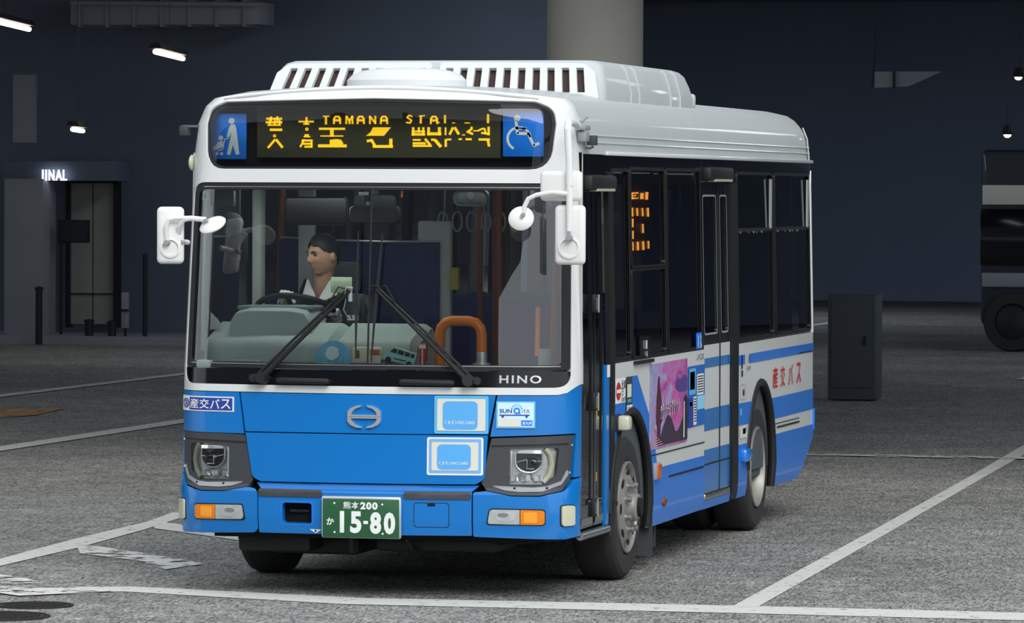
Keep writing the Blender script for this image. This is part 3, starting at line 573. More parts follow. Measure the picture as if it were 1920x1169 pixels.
# number plate
def mp_n(x, z): return Vector((x, -.082, z)), Vector((0, -1, 0))
b = MB(); b.box((.004, -.065, .452), (.452, .03, .232), bev=.012); npl = b.build('plate_frame', M_CHROME, bus, label='bright frame of number plate')
b = MB(); b.box((.004, -.076, .447), (.436, .012, .214), bev=.005); b.build('number_plate', M_GREEN, npl, label='green number plate with white characters')
TP = lambda cx, cy: (-.222 + (cx - 68) * .452 / 1720, .568 - (cy - 105) * .232 / 915)
def pt(s, x0, y0, x1, y1, bold): a, c = TP(x0, y1), TP(x1, y0); text('plate_character', s, (a[0], a[1], c[0], c[1]), mp_n, M_TEXTW, npl, .003, bold, .002)
pt('熊', 550, 222, 712, 380, .010); pt('本', 728, 222, 885, 380, .02); pt('2', 918, 228, 1035, 385, .05); pt('0', 1045, 228, 1160, 390, .05); pt('0', 1172, 228, 1292, 390, .05); pt('か', 190, 578, 350, 735, .025)
a, c = TP(475, 900), TP(570, 430); b = MB(); b.box(((a[0] + c[0]) / 2, -.084, (a[1] + c[1]) / 2), (c[0] - a[0], .004, c[1] - a[1]), bev=.0015); b.build('plate_character', M_TEXTW, npl)
pt('5', 700, 430, 945, 905, .045); a, c = TP(985, 705), TP(1085, 635); b = MB(); b.box(((a[0] + c[0]) / 2, -.084, (a[1] + c[1]) / 2), (c[0] - a[0], .004, c[1] - a[1]), bev=.0015); b.build('plate_character', M_TEXTW, npl)
pt('8', 1128, 438, 1370, 915, .05); pt('0', 1425, 440, 1672, 918, .05)
for cx, cy in ((355, 262), (1390, 275), (362, 890), (1400, 908)):
    a = TP(cx, cy); b = MB(); b.sph((a[0], -.083, a[1]), (.006, .003, .006), None, 10, 6); b.build('plate_bolt', M_TEXTW, npl)

# stickers on the front
o = patch('company_plate', rect(-1.128, 1.014, -.770, 1.097), mpf, M_TEXTW, bus, .004, .004, label='navy plate with white company name'); patch('plate_field', rect(-1.055, 1.021, -.778, 1.090), mpf, M_NAVY, o, .006, 0.)
for i, ch in enumerate('産交バス'): text('plate_letter', ch, (-1.048 + .0665 * i, 1.029, -.988 + .0665 * i, 1.083), mpf, M_TEXTW, o, .008, .012)
glyph('round_mark', [('a', -1.085, 1.056, .02, .027, 0, 360), ('l', [(-1.092, 1.066), (-1.078, 1.066), (-1.078, 1.046), (-1.092, 1.046)], .006), ('l', [(-1.090, 1.056), (-1.078, 1.056)], .006)], mpf, M_NAVY, o, off=.006)
def card(box, rim, label, white):
    x0, z0, x1, z1 = box; o = patch('card_sticker', rrect(*box, .012), mpf, M_CYAN if not white else M_TEXTW, bus, .008, .004, label=label)
    d = .016
    if white: patch('card_border', rrect(x0 + .011, z0 + .011, x1 - .011, z1 - .009, .01), mpf, mat('card_border_blue', (124, 178, 236)), o, .0095, 0.); d = .026
    patch('card_field', rrect(x0 + d, z0 + d, x1 - d, z1 - d, .008), mpf, M_CREAM, o, .011, 0.)
    w, h = x1 - x0 - 2 * d, z1 - z0 - 2 * d; X = lambda t: x0 + d + w * t; Z = lambda t: z0 + d + h * t
    patch('card_print', rrect(X(.12), Z(.04), X(.84), Z(.92), .03), mpf, mat('card_blue', (88, 174, 240)), o, .0125, 0.)
    text('card_text', 'くまモンのIC CARD', (X(.16), Z(.20), X(.78), Z(.32)), mpf, M_TEXTW, o, .014, .012)
    return o
card((.391, .914, .686, 1.122), 0, 'upper pale blue card sticker on the front panel', False)
card((.353, .686, .660, .894), 0, 'lower card sticker with white border on the hatch', True)
o = patch('pass_sticker', rect(.727, .946, .937, 1.094), mpf, M_CYAN, bus, .008, .004, label='light blue and cream pass sticker'); patch('sticker_field', rrect(.735, .953, .929, 1.087, .004), mpf, mat('pale_sky', (206, 238, 250)), o, .010, 0.); patch('sticker_base', rect(.737, .956, .86, .998), mpf, M_CREAM, o, .0115, 0.)
text('sticker_text', 'SUN', (.745, 1.030, .812, 1.052), mpf, M_NAVY, o, .012, .02); glyph('sticker_text', [('a', .838, 1.042, .010, .018, 0, 360), ('l', [(.845, 1.034), (.856, 1.026)], .006)] + [('l', [(.838 + .023 * math.cos(a), 1.046 + .023 * math.sin(a)), (.838 + .034 * math.cos(a), 1.046 + .034 * math.sin(a))], .003) for a in [math.radians(20 + 23 * k) for k in range(7)]], mpf, M_DBLUE, o, off=.012)
text('sticker_text', 'パス', (.862, 1.030, .905, 1.050), mpf, M_NAVY, o, .012, .01); glyph('sticker_bus', [('l', [(.745, 1.018), (.905, 1.018)], .006), ('c', .763, 1.011, .007), ('c', .89, 1.011, .007)], mpf, M_NAVY, o, off=.012)
patch('sticker_tag', rect(.862, .960, .922, .990), mpf, M_DBLUE, o, .0115, 0.); text('sticker_text', '全九州', (.867, .966, .917, .984), mpf, M_TEXTW, o, .013, .02)

# ================================================================== THE BUS: SIDES
def _side(s):
    def f(y, z):
        t = max(0., min(.18, y - 8.02)); x = hw(z) - (.18 - math.sqrt(max(0., .18 ** 2 - t * t)))
        n = Vector((s * math.sqrt(max(.02, 1 - (t / .18) ** 2)), t / .18, 0)).normalized()
        return Vector((s * x, y, z)), n
    return f
mps = _side(1); mpl = _side(-1)
YC = [8.02 + .18 * math.sin(k * math.pi / 12) for k in range(6)]
def sp(name, outer, m, parent, off=0., th=.018, holes=(), label=None, left=False):
    bm = flat_bm([outer] + list(holes)); bend(bm, mpl if left else mps, off, th, YC, ZS); return mesh_obj(name, bm, m, parent, 32, label)
def arch(yc, zc, a, bq, y0, y1, n=18):
    """points over the wheel from y0 to y1"""
    t0 = math.acos(max(-1, min(1, (y0 - yc) / a))); t1 = math.acos(max(-1, min(1, (y1 - yc) / a)))
    return [(yc + a * math.cos(t0 + (t1 - t0) * k / n), zc + bq * math.sin(t0 + (t1 - t0) * k / n)) for k in range(n + 1)]
AF = (1.72, .42, .58, .56); AR = (5.97, .43, .50, .56)
# --- lower panels, door side
pa = sp('side_panel', [(1.25, 1.265)] + arch(*AF, 1.25, 2.30) + [(2.30, .262), (3.98, .266), (3.98, 1.265)], M_WHITE, bus, label='white and blue side panel between the doors')
sp('blue_livery', arch(*AF, 1.25, 2.30) + [(2.30, .262), (3.976, .266), (3.976, .603), (2.50, .605), (2.43, .722), (2.258, .73), (2.25, .93), (1.89, 1.178), (1.72, 1.178), (1.72, 1.05), (1.25, 1.03)], M_BLUE2, pa, .003, 0.)
sp('panel_joint', rect(2.26, .683, 3.976, .691), M_RUB, pa, .004, 0.); sp('panel_trim', rect(2.84, .530, 3.94, .541), M_RUB, pa, .007, .004)
pb_ = sp('side_panel', [(5.13, 1.265), (5.13, .266), (5.47, .266)] + arch(*AR, 5.47, 6.47) + [(6.47, .266), (7.47, .268), (8.19, .60), (8.19, 1.265)], M_WHITE, bus, label='white and blue rear side panel')
for nm, P in (('blue_livery', rect(5.14, 1.128, 5.37, 1.19)), ('blue_livery', rect(5.53, 1.128, 8.19, 1.19)), ('blue_livery', [(5.13, .735), (5.545, .735), (5.66, .875), (5.13, .88)]), ('blue_livery', [(6.395, .722), (8.19, .725), (8.19, .868), (6.28, .865)]),
              ('blue_livery', [(6.441, .617), (6.465, .52), (6.47, .43), (6.47, .266), (7.47, .268), (8.19, .60), (8.19, .617)]), ('blue_livery', [(5.13, .61), (5.13, .266), (5.47, .266), (5.47, .43), (5.475, .52), (5.50, .61)])):
    sp(nm, P, M_BLUE2, pb_, .003, 0.)
sp('panel_joint', rect(6.50, .684, 7.46, .690), M_RUB, pb_, .004, 0.); sp('panel_slot', rect(6.58, .655, 7.46, .667), M_RUB, pb_, .005, .003); sp('panel_joint', rect(5.42, .62, 5.424, 1.262), M_GREYP, pb_, .004, 0.); sp('panel_joint', rect(7.43, 1.20, 7.436, 1.262), M_GREYP, pb_, .004, 0.); sp('panel_slot', rect(7.43, 1.131, 8.0, 1.139), M_RUB, pb_, .005, 0.)
for AQ, y0, y1 in ((AF, 1.14, 2.30), (AR, 5.47, 6.47)):
    pts = arch(*AQ, y0, y1, 24); pts = ([(y1, .27)] + pts[::-1] if pts[0][0] < pts[-1][0] else [(y1, .27)] + pts); pts = sorted(pts, key=lambda p: 0) 
    b = MB(); b.tube([Vector((hw(z) - .006, y, z)) for y, z in pts], .026, 8); wa = b.build('wheel_arch_lip', M_RUB, bus)
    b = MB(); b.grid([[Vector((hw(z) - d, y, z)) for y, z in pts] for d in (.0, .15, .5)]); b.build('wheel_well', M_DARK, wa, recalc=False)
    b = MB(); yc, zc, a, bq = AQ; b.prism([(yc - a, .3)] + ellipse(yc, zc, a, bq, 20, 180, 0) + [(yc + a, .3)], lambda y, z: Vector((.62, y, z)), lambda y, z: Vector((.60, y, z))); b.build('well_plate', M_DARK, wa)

# --- upper frames and windows, door side
def window(name, y0, z0, y1, z1, left=False, split=None, r=.03):
    g = sp('window', rrect(y0, z0, y1, z1, r), M_TINT, bus, -.012, 0., left=left)
    sp('window_seal', rrect(y0 - .02, z0 - .02, y1 + .02, z1 + .02, r + .015), M_SEAL, g, .002, .012, holes=[rrect(y0, z0, y1, z1, r)], left=left)
    if split: sp('slide_rail', rect(y0, split - .012, y1, split + .012), M_BLACKM, g, -.002, .008, left=left)
    return g
WA = [(1.29, 1.30, 1.72, 2.36), (1.80, 1.815, 2.77, 2.37), (1.80, 1.29, 2.77, 1.785), (2.86, 1.29, 3.90, 2.37)]
sp('window_frame', rect(1.25, 1.265, 3.98, 2.455), M_BLACK, bus, -.004, .03, holes=[rrect(*w, .03) for w in WA])
for w in WA: window('window', *w)
WB_ = [(5.19, 1.30, 6.46, 2.36), (6.58, 1.30, 7.93, 2.36)]
sp('window_frame', rect(5.13, 1.265, 8.04, 2.455), M_BLACK, bus, -.004, .03, holes=[rrect(*w, .03) for w in WB_])
for w in WB_:
    g = window('window', *w, split=2.0)
    b = MB(); b.box((hw(2.15) + .002, w[2] - .07, 2.17), (.012, .05, .33)); b.build('slide_frame', M_GREYP, g)
    for yy in (.02, .5, .8): b = MB(); b.box((hw(2.0) + .004, w[0] + yy + .05, 1.985), (.008, .03, .014)); b.build('catch', M_SILVER, g)
sp('rear_pillar', [(8.0, 1.265), (8.19, 1.265), (8.19, 2.40), (8.06, 2.40), (8.0, 2.30)], M_WHITE, bus, .004, .02, label='white rear corner pillar')
sp('door_header', rect(3.98, 2.305, 5.13, 2.455), M_BLACK, bus, -.002, .03)
sp('door_header', rect(.44, 2.345, 1.25, 2.462), M_BLACK, bus, -.002, .03)
sp('door_post', rect(1.135, .29, 1.25, 2.36), M_SEAL, bus, .006, .03); sp('door_post', rect(4.925, .27, 5.13, 2.305), M_SEAL, bus, .006, .05)
# door lamps
for y0, y1, z in ((.50, 1.16, 2.295), (4.02, 4.80, 2.36)):
    b = MB(); b.box((hw(z) + .02, (y0 + y1) / 2, z), (.07, y1 - y0, .085), bev=.02); o = b.build('door_lamp', M_BLACKM, bus); b = MB(); b.box((hw(z) + .03, (y0 + y1) / 2 + .04, z - .04), (.05, y1 - y0 - .2, .015)); b.build('lens', M_LAMPW, o)
# front folding door
for y0, y1 in ((.40, .745), (.765, 1.025)):
    d = sp('door_leaf', rect(y0, .375, y1, 2.34), M_BLACK, bus, -.012, .03, holes=[rrect(y0 + .055, .50, y1 - .05, 2.24, .03)], label='black framed folding door leaf')
    sp('door_glass', rrect(y0 + .055, .50, y1 - .05, 2.24, .03), M_TINT, d, -.02, 0.); sp('kick_plate', rect(y0 + .02, .39, y1 - .02, .43), M_SILVER, d, -.008, 0.)
    b = MB(); b.tube([(1.05, y0 + .1, .7), (1.05, y0 + .1, 2.1)], .014, 8); b.build('door_rail', M_BLACKM, d)
for z in (1.62, 1.07, .475):
    b = MB(); b.box((1.135, .755, z), (.03, .10, .10), bev=.006); o = b.build('door_hinge', M_BLACKM, bus)
    b = MB(); b.tube([(1.153, .755, z - .05), (1.153, .755, z + .05)], .008, 8); b.box((1.152, .725, z), (.006, .02, .07)); b.build('hinge_pin', M_SILVER, o)
ls = sp('livery_strip', rect(1.04, .36, 1.125, 1.265), M_BLUE, bus, 0., .02, label='narrow blue and white strip behind front door'); sp('white_livery', rect(1.04, 1.195, 1.125, 1.265), M_TEXTW, ls, .003, 0.)
for z in (.98, .62): sp('yellow_tag', rect(.80, z, .88, z + .05), mat('yellow_print', (200, 150, 40)), bus, -.018, 0.)
b = MB(); b.tube([(1.13, .40, .335), (1.135, 1.1, .335)], .022, 12); b.build('door_sill_rail', M_SILVER, bus)
b = MB(); b.box((.95, .75, .345), (.36, .70, .03)); b.build('door_step', M_BLACKM, bus)
b = MB(); b.box((1.14, 1.19, .47), (.05, .12, .025)); b.build('post_bracket', M_BLACKM, bus)
# middle sliding door
for y0, y1 in ((3.995, 4.548), (4.566, 4.915)):
    d = sp('slide_door', rect(y0, .36, y1, 1.288), M_WHITE, bus, -.014, .03, label='middle door leaf, lower half striped white and blue')
    for za, zb in ((1.146, 1.205), (.75, .886), (.365, .632)): sp('blue_livery', rect(y0, za, y1, zb), M_BLUE, d, -.011, 0.)
    sp('rub_strip', rect(y0, .535, y1, .545), M_RUB, d, -.009, 0.)
    sp('door_upper', rect(y0, 1.288, y1, 2.305), M_BLACK, d, -.014, .03, holes=[rrect(y0 + .06, 1.36, y1 - .06, 2.22, .03)]); sp('door_glass', rrect(y0 + .06, 1.36, y1 - .06, 2.22, .03), M_TINT, d, -.022, 0.)
    sp('glass_seal', rrect(y0 + .05, 1.35, y1 - .05, 2.23, .04), M_GREYP, d, -.012, 0., holes=[rrect(y0 + .062, 1.362, y1 - .062, 2.218, .03)])
sp('door_gap', rect(4.548, .36, 4.566, 2.3), M_RUB, bus, -.008, .01)
b = MB(); b.box((1.08, 4.46, .335), (.12, .84, .04), bev=.008); o = b.build('side_step', M_SILVER, bus)
for k in range(7): b = MB(); b.box((1.12, 4.12 + .11 * k, .357), (.04, .05, .006)); b.build('step_grip', M_RUB, o)
sp('step_valance', rect(3.985, .262, 4.92, .315), M_BLUE2, bus, 0., .02)
# --- small fittings and prints on the door side
b = MB(); b.box((1.18, 1.33, .925), (.085, .10, .085), bev=.02); o = b.build('side_indicator', M_LAMPW, bus); b = MB(); b.box((1.145, 1.33, .925), (.03, .12, .10), bev=.008); b.build('lamp_seat', M_BLACKM, o)
b = MB(); b.box((1.147, 2.45, .588), (.03, .14, .10), bev=.008); o = b.build('side_reflector', M_GREYP, bus); b = MB(); b.box((1.16, 2.45, .588), (.02, .11, .085), bev=.006); b.build('lens', mat('orange_lens', (206, 92, 28), .3, coat=.4), o)
b = MB(); b.sph((1.143, 2.70, .392), (.018, .05, .03)); b.build('side_marker', mat('brown_lens', (120, 70, 40), .3), bus)
b = MB(); b.box((1.16, 5.34, .535), (.05, .22, .085), bev=.02); b.build('side_lens', mat('blue_lens', (40, 130, 220), .2, coat=.5), bus)
pz = sp('door_notice', rect(1.26, 1.035, 1.545, 1.178), M_TEXTW, pa, .005, 0., label='white exit notice')
sp('no_entry_mark', ellipse(1.345, 1.105, .065, .052, 20), M_RED, pa, .007, 0.); sp('no_entry_bar', rect(1.285, 1.095, 1.405, 1.115), M_TEXTW, pa, .008, 0.)
def st(s, box, m, parent, off=.008, bold=.008): return text('side_lettering', s, box, mps, m, parent, off, bold)
st('出', (1.43, 1.11, 1.475, 1.17), M_TEXTK, pa); st('口', (1.43, 1.075, 1.475, 1.105), M_TEXTK, pa); st('専', (1.49, 1.11, 1.535, 1.165), M_TEXTK, pa); st('EXIT', (1.43, 1.042, 1.54, 1.066), M_TEXTK, pa)
sp('info_strip', rect(1.56, .978, 1.735, 1.178), mat('strip_dark', (60, 66, 74), .4), pa, .006, 0.); sp('info_field', rect(1.58, 1.06, 1.70, 1.135), M_CREAM, pa, .008, 0.); sp('info_field', rect(1.57, .982, 1.73, 1.015), M_TEXTW, pa, .008, 0.); st('ICカード', (1.585, .99, 1.715, 1.008), M_TEXTK, pa, .01); sp('info_field', rect(1.585, 1.03, 1.70, 1.05), mat('teal_print', (60, 160, 180)), pa, .008, 0.)
b = MB(); b.box((1.145, 2.05, 1.252), (.03, .52, .02)); b.build('awning_rail', M_BLACKM, bus)
# poster
def poster_mat():
    m = bpy.data.materials.new('poster_sky'); m.use_nodes = True; nt = m.node_tree; b = nt.nodes['Principled BSDF']; N = nt.nodes.new; L = nt.links.new
    tc = N('ShaderNodeTexCoord'); mp_ = N('ShaderNodeMapping'); mp_.inputs['Scale'].default_value = (1, 1.6, 4); mp_.inputs['Rotation'].default_value = (.5, 0, 0); L(tc.outputs['Object'], mp_.inputs['Vector'])
    n = N('ShaderNodeTexNoise'); n.inputs['Scale'].default_value = 2.2; n.inputs['Detail'].default_value = 8; n.inputs['Distortion'].default_value = 1.2; L(mp_.outputs[0], n.inputs['Vector'])
    sx = N('ShaderNodeSeparateXYZ'); L(tc.outputs['Generated'], sx.inputs[0])
    g1 = N('ShaderNodeMath'); g1.operation = 'MULTIPLY_ADD'; g1.inputs[1].default_value = .33; L(sx.outputs['Y'], g1.inputs[0]); L(n.outputs['Fac'], g1.inputs[2])
    r = N('ShaderNodeValToRGB'); e = r.color_ramp.elements
    e[0].position = .38; e[0].color = lin((150, 150, 196)); e[1].position = 1.0; e[1].color = lin((110, 70, 150))
    for p, c in ((.50, (176, 164, 206)), (.60, (176, 128, 194)), (.72, (204, 96, 164)), (.84, (150, 80, 160))): q = e.new(p); q.color = lin(c)
    L(g1.outputs[0], r.inputs[0]); L(r.outputs[0], b.inputs['Base Color']); b.inputs['Roughness'].default_value = .4; return m
po = sp('poster', rect(2.258, .722, 3.395, 1.228), poster_mat(), bus, .006, .004, label='poster of a dark tower under a pink and violet sky')
M_MAROON = mat('poster_maroon', (84, 34, 52)); M_PDARK = mat('poster_dark', (58, 46, 66))
sp('poster_hill', [(2.50, .735), (2.62, .83), (2.78, .915), (2.90, .88), (3.02, .80), (3.10, .80), (3.25, .87), (3.36, .93), (3.385, .93), (3.385, .735)], M_PDARK, po, .008, 0.)
sp('poster_tower', rpoly([(2.46, .74), (2.46, .86), (2.43, .875), (2.44, 1.02), (2.47, 1.08), (2.48, 1.14), (2.52, 1.155), (2.53, 1.08), (2.58, 1.02), (2.60, .88), (2.55, .86), (2.55, .74)], .01), M_MAROON, po, .010, 0.)
sp('poster_figure', [(3.26, .76), (3.27, .90), (3.30, 1.0), (3.35, 1.015), (3.385, .98), (3.385, .74)], mat('poster_navy', (34, 36, 60)), po, .010, 0.); sp('poster_figure', [(3.25, .75), (3.26, .97), (3.285, .97), (3.285, .75)], M_TEXTW, po, .011, 0.)
sp('poster_cloud', rpoly([(3.0, 1.07), (3.08, 1.11), (3.22, 1.115), (3.30, 1.135), (3.39, 1.12), (3.39, 1.04), (3.25, 1.03), (3.1, 1.04)], .02), mat('poster_violet', (88, 66, 140)), po, .008, 0.)
random.seed(3); gi = []
for k in range(9):
    y = 2.55 + .068 * k
    for j in range(3): gi.append(('l', [(y + random.uniform(-.012, .012), .895 + .015 * random.random() + .003 * k), (y + .02 * random.random(), .955 + .02 * random.random() + .003 * k)], .011))
    gi.append(('l', [(y - .02, .93 + .003 * k + .02 * random.random()), (y + .035, .935 + .003 * k + .02 * random.random())], .006))
glyph('poster_brushmarks', gi, mps, M_TEXTW, po, off=.013)
glyph('poster_ground', [('l', [(2.27, .74 + .012 * k), (2.62 - .05 * k, .745 + .014 * k)], .004) for k in range(5)] + [('l', [(2.3, .80), (2.36, .86), (2.42, .83)], .008)], mps, mat('poster_pale', (222, 180, 170)), po, off=.011)
# notices beside the poster
nt_ = sp('notice_sheet', rect(3.43, .80, 3.965, 1.175), mat('notice_blue', (30, 104, 190)), pa, .005, 0.)
for bx, m in (((3.45, 1.0, 3.66, 1.16), M_CYAN), ((3.48, 1.03, 3.63, 1.14), mat('sea_blue', (70, 170, 210))), ((3.70, .99, 3.92, 1.12), M_TEXTW), ((3.44, .80, 3.58, .98), M_NAVY), ((3.59, .81, 3.69, .985), M_TEXTW), ((3.71, .90, 3.95, .985), M_CYAN2), ((3.47, .93, 3.55, .955), mat('notice_yellow', (220, 200, 90)))): sp('notice_print', rect(*bx), m, pa, .007, 0.)
glyph('notice_lines', [('l', [(3.72, 1.105 - .016 * k), (3.90, 1.105 - .016 * k)], .006) for k in range(7)] + [('l', [(3.605, .97 - .017 * k), (3.675, .97 - .017 * k)], .007) for k in range(9)], mps, M_TEXTK, pa, off=.009)
st('バス', (3.70, 1.205, 3.93, 1.245), M_TEXTK, pa)
sp('pictogram_sheet', rect(3.69, 1.275, 3.87, 1.375), M_DBLUE, bus, .004, 0.); glyph('pictogram', [('c', 3.74, 1.35, .012), ('l', [(3.74, 1.335), (3.735, 1.29)], .02), ('c', 3.82, 1.35, .012), ('l', [(3.82, 1.335), (3.82, 1.31), (3.85, 1.29)], .014), ('a', 3.815, 1.30, .014, .02, 120, 350)], mps, M_TEXTW, bus, off=.008)
# red lettering on the rear panel
for i, (ch, y0, y1) in enumerate((('産', 6.40, 6.59), ('交', 6.70, 6.87), ('バ', 7.01, 7.19), ('ス', 7.33, 7.51))): text('company_letter', ch, (y0, .928, y1, 1.072), mps, M_RED, pb_, .006, .012)
st('入', (5.45, 1.135, 5.49, 1.19), M_TEXTK, pb_); st('口', (5.50, 1.14, 5.53, 1.185), M_TEXTK, pb_); st('ENTRY', (5.44, 1.085, 5.56, 1.11), M_TEXTK, pb_, .008, .01)
for bx, m in (((5.235, 1.10, 5.265, 1.19), M_BLACKM), ((5.24, 1.05, 5.275, 1.09), M_BLACKM), ((5.30, .925, 5.33, .965), M_BLACKM), ((5.19, .80, 5.24, .845), M_CYAN), ((5.19, .65, 5.44, .725), M_CREAM), ((5.28, .675, 5.38, .712), mat('notice_gold', (214, 168, 40))), ((5.40, .685, 5.42, .72), M_TEXTK)): sp('side_marking', rect(*bx), m, pb_, .007, .002)
sp('flap_outline', rrect(5.21, .90, 5.37, 1.0, .01), M_GREYP, pb_, .005, 0., holes=[rrect(5.215, .904, 5.365, .996, .008)])
# side display behind its window
b = MB(); b.box((1.07, 2.265, 2.075), (.02, .68, .40)); ld = b.build('side_display', mat('side_display_dark', (34, 38, 42), .5), bus)
def mp_sd(y, z): return Vector((1.085, y, z)), Vector((1, 0, 0))
TD = lambda cx, cy: (1.93 + (cx - 190) * .67 / 138, 2.27 - (cy - 66) * .385 / 400)
glyph('led_marks', [('l', [(200, 100), (238, 98)], 9), ('l', [(203, 105), (203, 135)], 9), ('l', [(203, 132), (236, 130)], 8), ('l', [(212, 118), (225, 112)], 7), ('l', [(258, 100), (256, 134)], 9), ('l', [(268, 100), (266, 134)], 7), ('l', [(292, 96), (290, 136)], 16),
     ('l', [(203, 190), (205, 240)], 11), ('l', [(233, 192), (236, 236)], 9), ('l', [(265, 192), (268, 240)], 8), ('l', [(298, 192), (300, 242)], 11), ('l', [(206, 256), (206, 305)], 11), ('l', [(208, 330), (208, 376)], 10), ('l', [(268, 290), (270, 342)], 9),
     ('l', [(206, 398), (208, 446)], 11), ('l', [(238, 398), (240, 446)], 11), ('l', [(270, 396), (273, 446)], 11), ('l', [(303, 396), (304, 440)], 8)], mp_sd, M_LEDO, ld, TD, .002, .002)
sp('pocket_plate', rect(1.98, 1.27, 2.26, 1.40), M_BLACK, bus, .004, .006); b = MB(); b.lathe([(.014, 0), (.02, .006), (.012, .008), (.012, 0)], (1.145, 2.13, 1.295), (1, 0, 0), 14); b.tube([(1.148, 2.12, 1.325), (1.148, 2.12, 1.375)], .007, 6); b.build('key_ring', M_CHROME, bus)

# --- driver side (mostly turned away): panel, windows
pl = sp('side_panel', [(.36, 1.265), (.36, .34), (1.14, .30)] + arch(*AF, 1.14, 2.30) + [(2.30, .262), (5.47, .266)] + arch(*AR, 5.47, 6.47) + [(6.47, .266), (7.47, .268), (8.19, .60), (8.19, 1.265)], M_WHITE, bus, left=True, label='white and blue side panel on the driver side')
sp('blue_livery', rect(.36, 1.128, 8.19, 1.19), M_BLUE2, pl, .003, 0., left=True); sp('blue_livery', [(2.30, .45), (5.47, .45), (5.5, .617), (2.28, .617)], M_BLUE2, pl, .003, 0., left=True)
WL = [(.55, 1.30, 1.45, 2.30), (1.62, 1.30, 2.75, 2.36), (2.87, 1.30, 4.0, 2.36), (4.12, 1.30, 5.25, 2.36), (5.37, 1.30, 6.5, 2.36), (6.62, 1.30, 7.9, 2.36)]
sp('window_frame', rect(.50, 1.265, 8.19, 2.455), M_BLACK, bus, -.004, .03, holes=[rrect(*w, .03) for w in WL], left=True)
for w in WL:
    if w[0] < 1.: sp('driver_window', rrect(*w, .03), glass('side_clear_glass', (.75, .82, .8), 1.5), bus, -.012, 0., left=True)
    else: window('window', *w, left=True)
sp('corner_post', rect(.45, 1.265, .52, 2.455), M_WHITE, bus, .002, .03, left=True); sp('corner_post', rect(.36, 1.18, .43, 2.35), M_WHITE, bus, -.002, .03)
# --- rear
def mp_r(x, z): return Vector((x, 8.2, z)), Vector((0, 1, 0))
def rp(name, P, m, off=0., th=.02, holes=(), parent=bus): bm = flat_bm([P] + list(holes)); bend(bm, mp_r, off, th); return mesh_obj(name, bm, m, parent)
rp('rear_wall', [(-.97, .60), (.97, .60), (.95, 2.46), (-.95, 2.46)], M_WHITE, holes=[rrect(-.85, 1.4, .85, 2.3, .06)]); rp('rear_window', rrect(-.85, 1.4, .85, 2.3, .06), M_TINT, -.01, 0.); rp('rear_grille', rrect(-.6, .7, .6, 1.1, .03), M_BLACKM, .006, .01)
b = MB(); b.grid([[Vector((x, y, z)) for x in (-1.0, 1.0)] for y, z in ((7.47, .268), (8.2, .60))]); b.build('rear_valance', M_BLUE2, bus)
for s in (-1, 1):
    b = MB(); b.prism([(8.06, .58), (8.24, .60), (8.25, .70), (8.22, .73), (8.06, .73)], lambda y, z: Vector((s * (1.10 if y < 8.1 else .93), y, z)), lambda y, z: Vector((s * (1.15 if y < 8.1 else 1.0), y, z))); b.build('rear_bumper', M_BLUE2, bus)
    b = MB(); b.box((s * 1.0, 8.19, .86), (.08, .05, .18), bev=.015); b.build('tail_lamp', mat('tail_red', (150, 24, 24), .25, coat=.5), bus)

# ================================================================== THE BUS: ROOF, WHEELS, MIRRORS, CHASSIS
PR = [(1.115, 2.455), (1.108, 2.54), (1.10, 2.62), (1.085, 2.675), (1.06, 2.72), (1.03, 2.752), (.98, 2.785), (.88, 2.808), (.6, 2.828), (.3, 2.838), (0, 2.84)]
def ring(f): R = [f(x, z) for x, z in PR]; return R + [Vector((-p.x, p.y, p.z)) for p in R[-2::-1]]
def ring0(x, z):
    if z <= 2.757: return Vector((hw(z), fy(1.14, z), z))
    xn = 1.14 * x / 1.0; return mpf(xn, 2.83 - .055 * xn * xn)[0]
def ringy(y, kx=1., kz=1.): return lambda x, z: Vector((x * kx, y, 2.455 + (z - 2.455) * kz))
R_ = [ring(ring0), ring(ringy(.78)), ring(ringy(2)), ring(ringy(4)), ring(ringy(6)), ring(ringy(7.55)), ring(ringy(7.85, .998, .985)), ring(ringy(8.02, .985, .92)), ring(ringy(8.13, .96, .78)), ring(ringy(8.19, .92, .55)), ring(ringy(8.2, .88, .0))]
b = MB(); b.grid(R_); roof = b.build('roof', M_ROOF, bus, ang=50, label='pale grey-white roof with rounded cove sides')
for z in (2.560, 2.520):
    for s in (1, -1): b = MB(); b.tube([(s * (hw(z) + .001), .62, z), (s * (hw(z) + .001), 8.0, z)], .006, 6); b.build('roof_bead', M_ROOF, roof)
for s in (1, -1): b = MB(); b.box((s * 1.118, 4.6, 2.462), (.02, 6.95, .022), bev=.004); b.build('drip_rail', M_WHITE, roof)
b = MB(); b.tube([fp(-1.0 + .1 * k, 2.825 - .055 * (-1.0 + .1 * k) ** 2 - .015, .004) for k in range(21)], .008, 6); b.build('front_seam', M_ACW, roof)
b = MB(); b.tube([(hw(z) + .002 - (.0 if z < 2.7 else .0), 7.96, z) for z in (2.46, 2.54, 2.62, 2.70)], .006, 6); b.build('rear_seam', M_ROOF, roof)
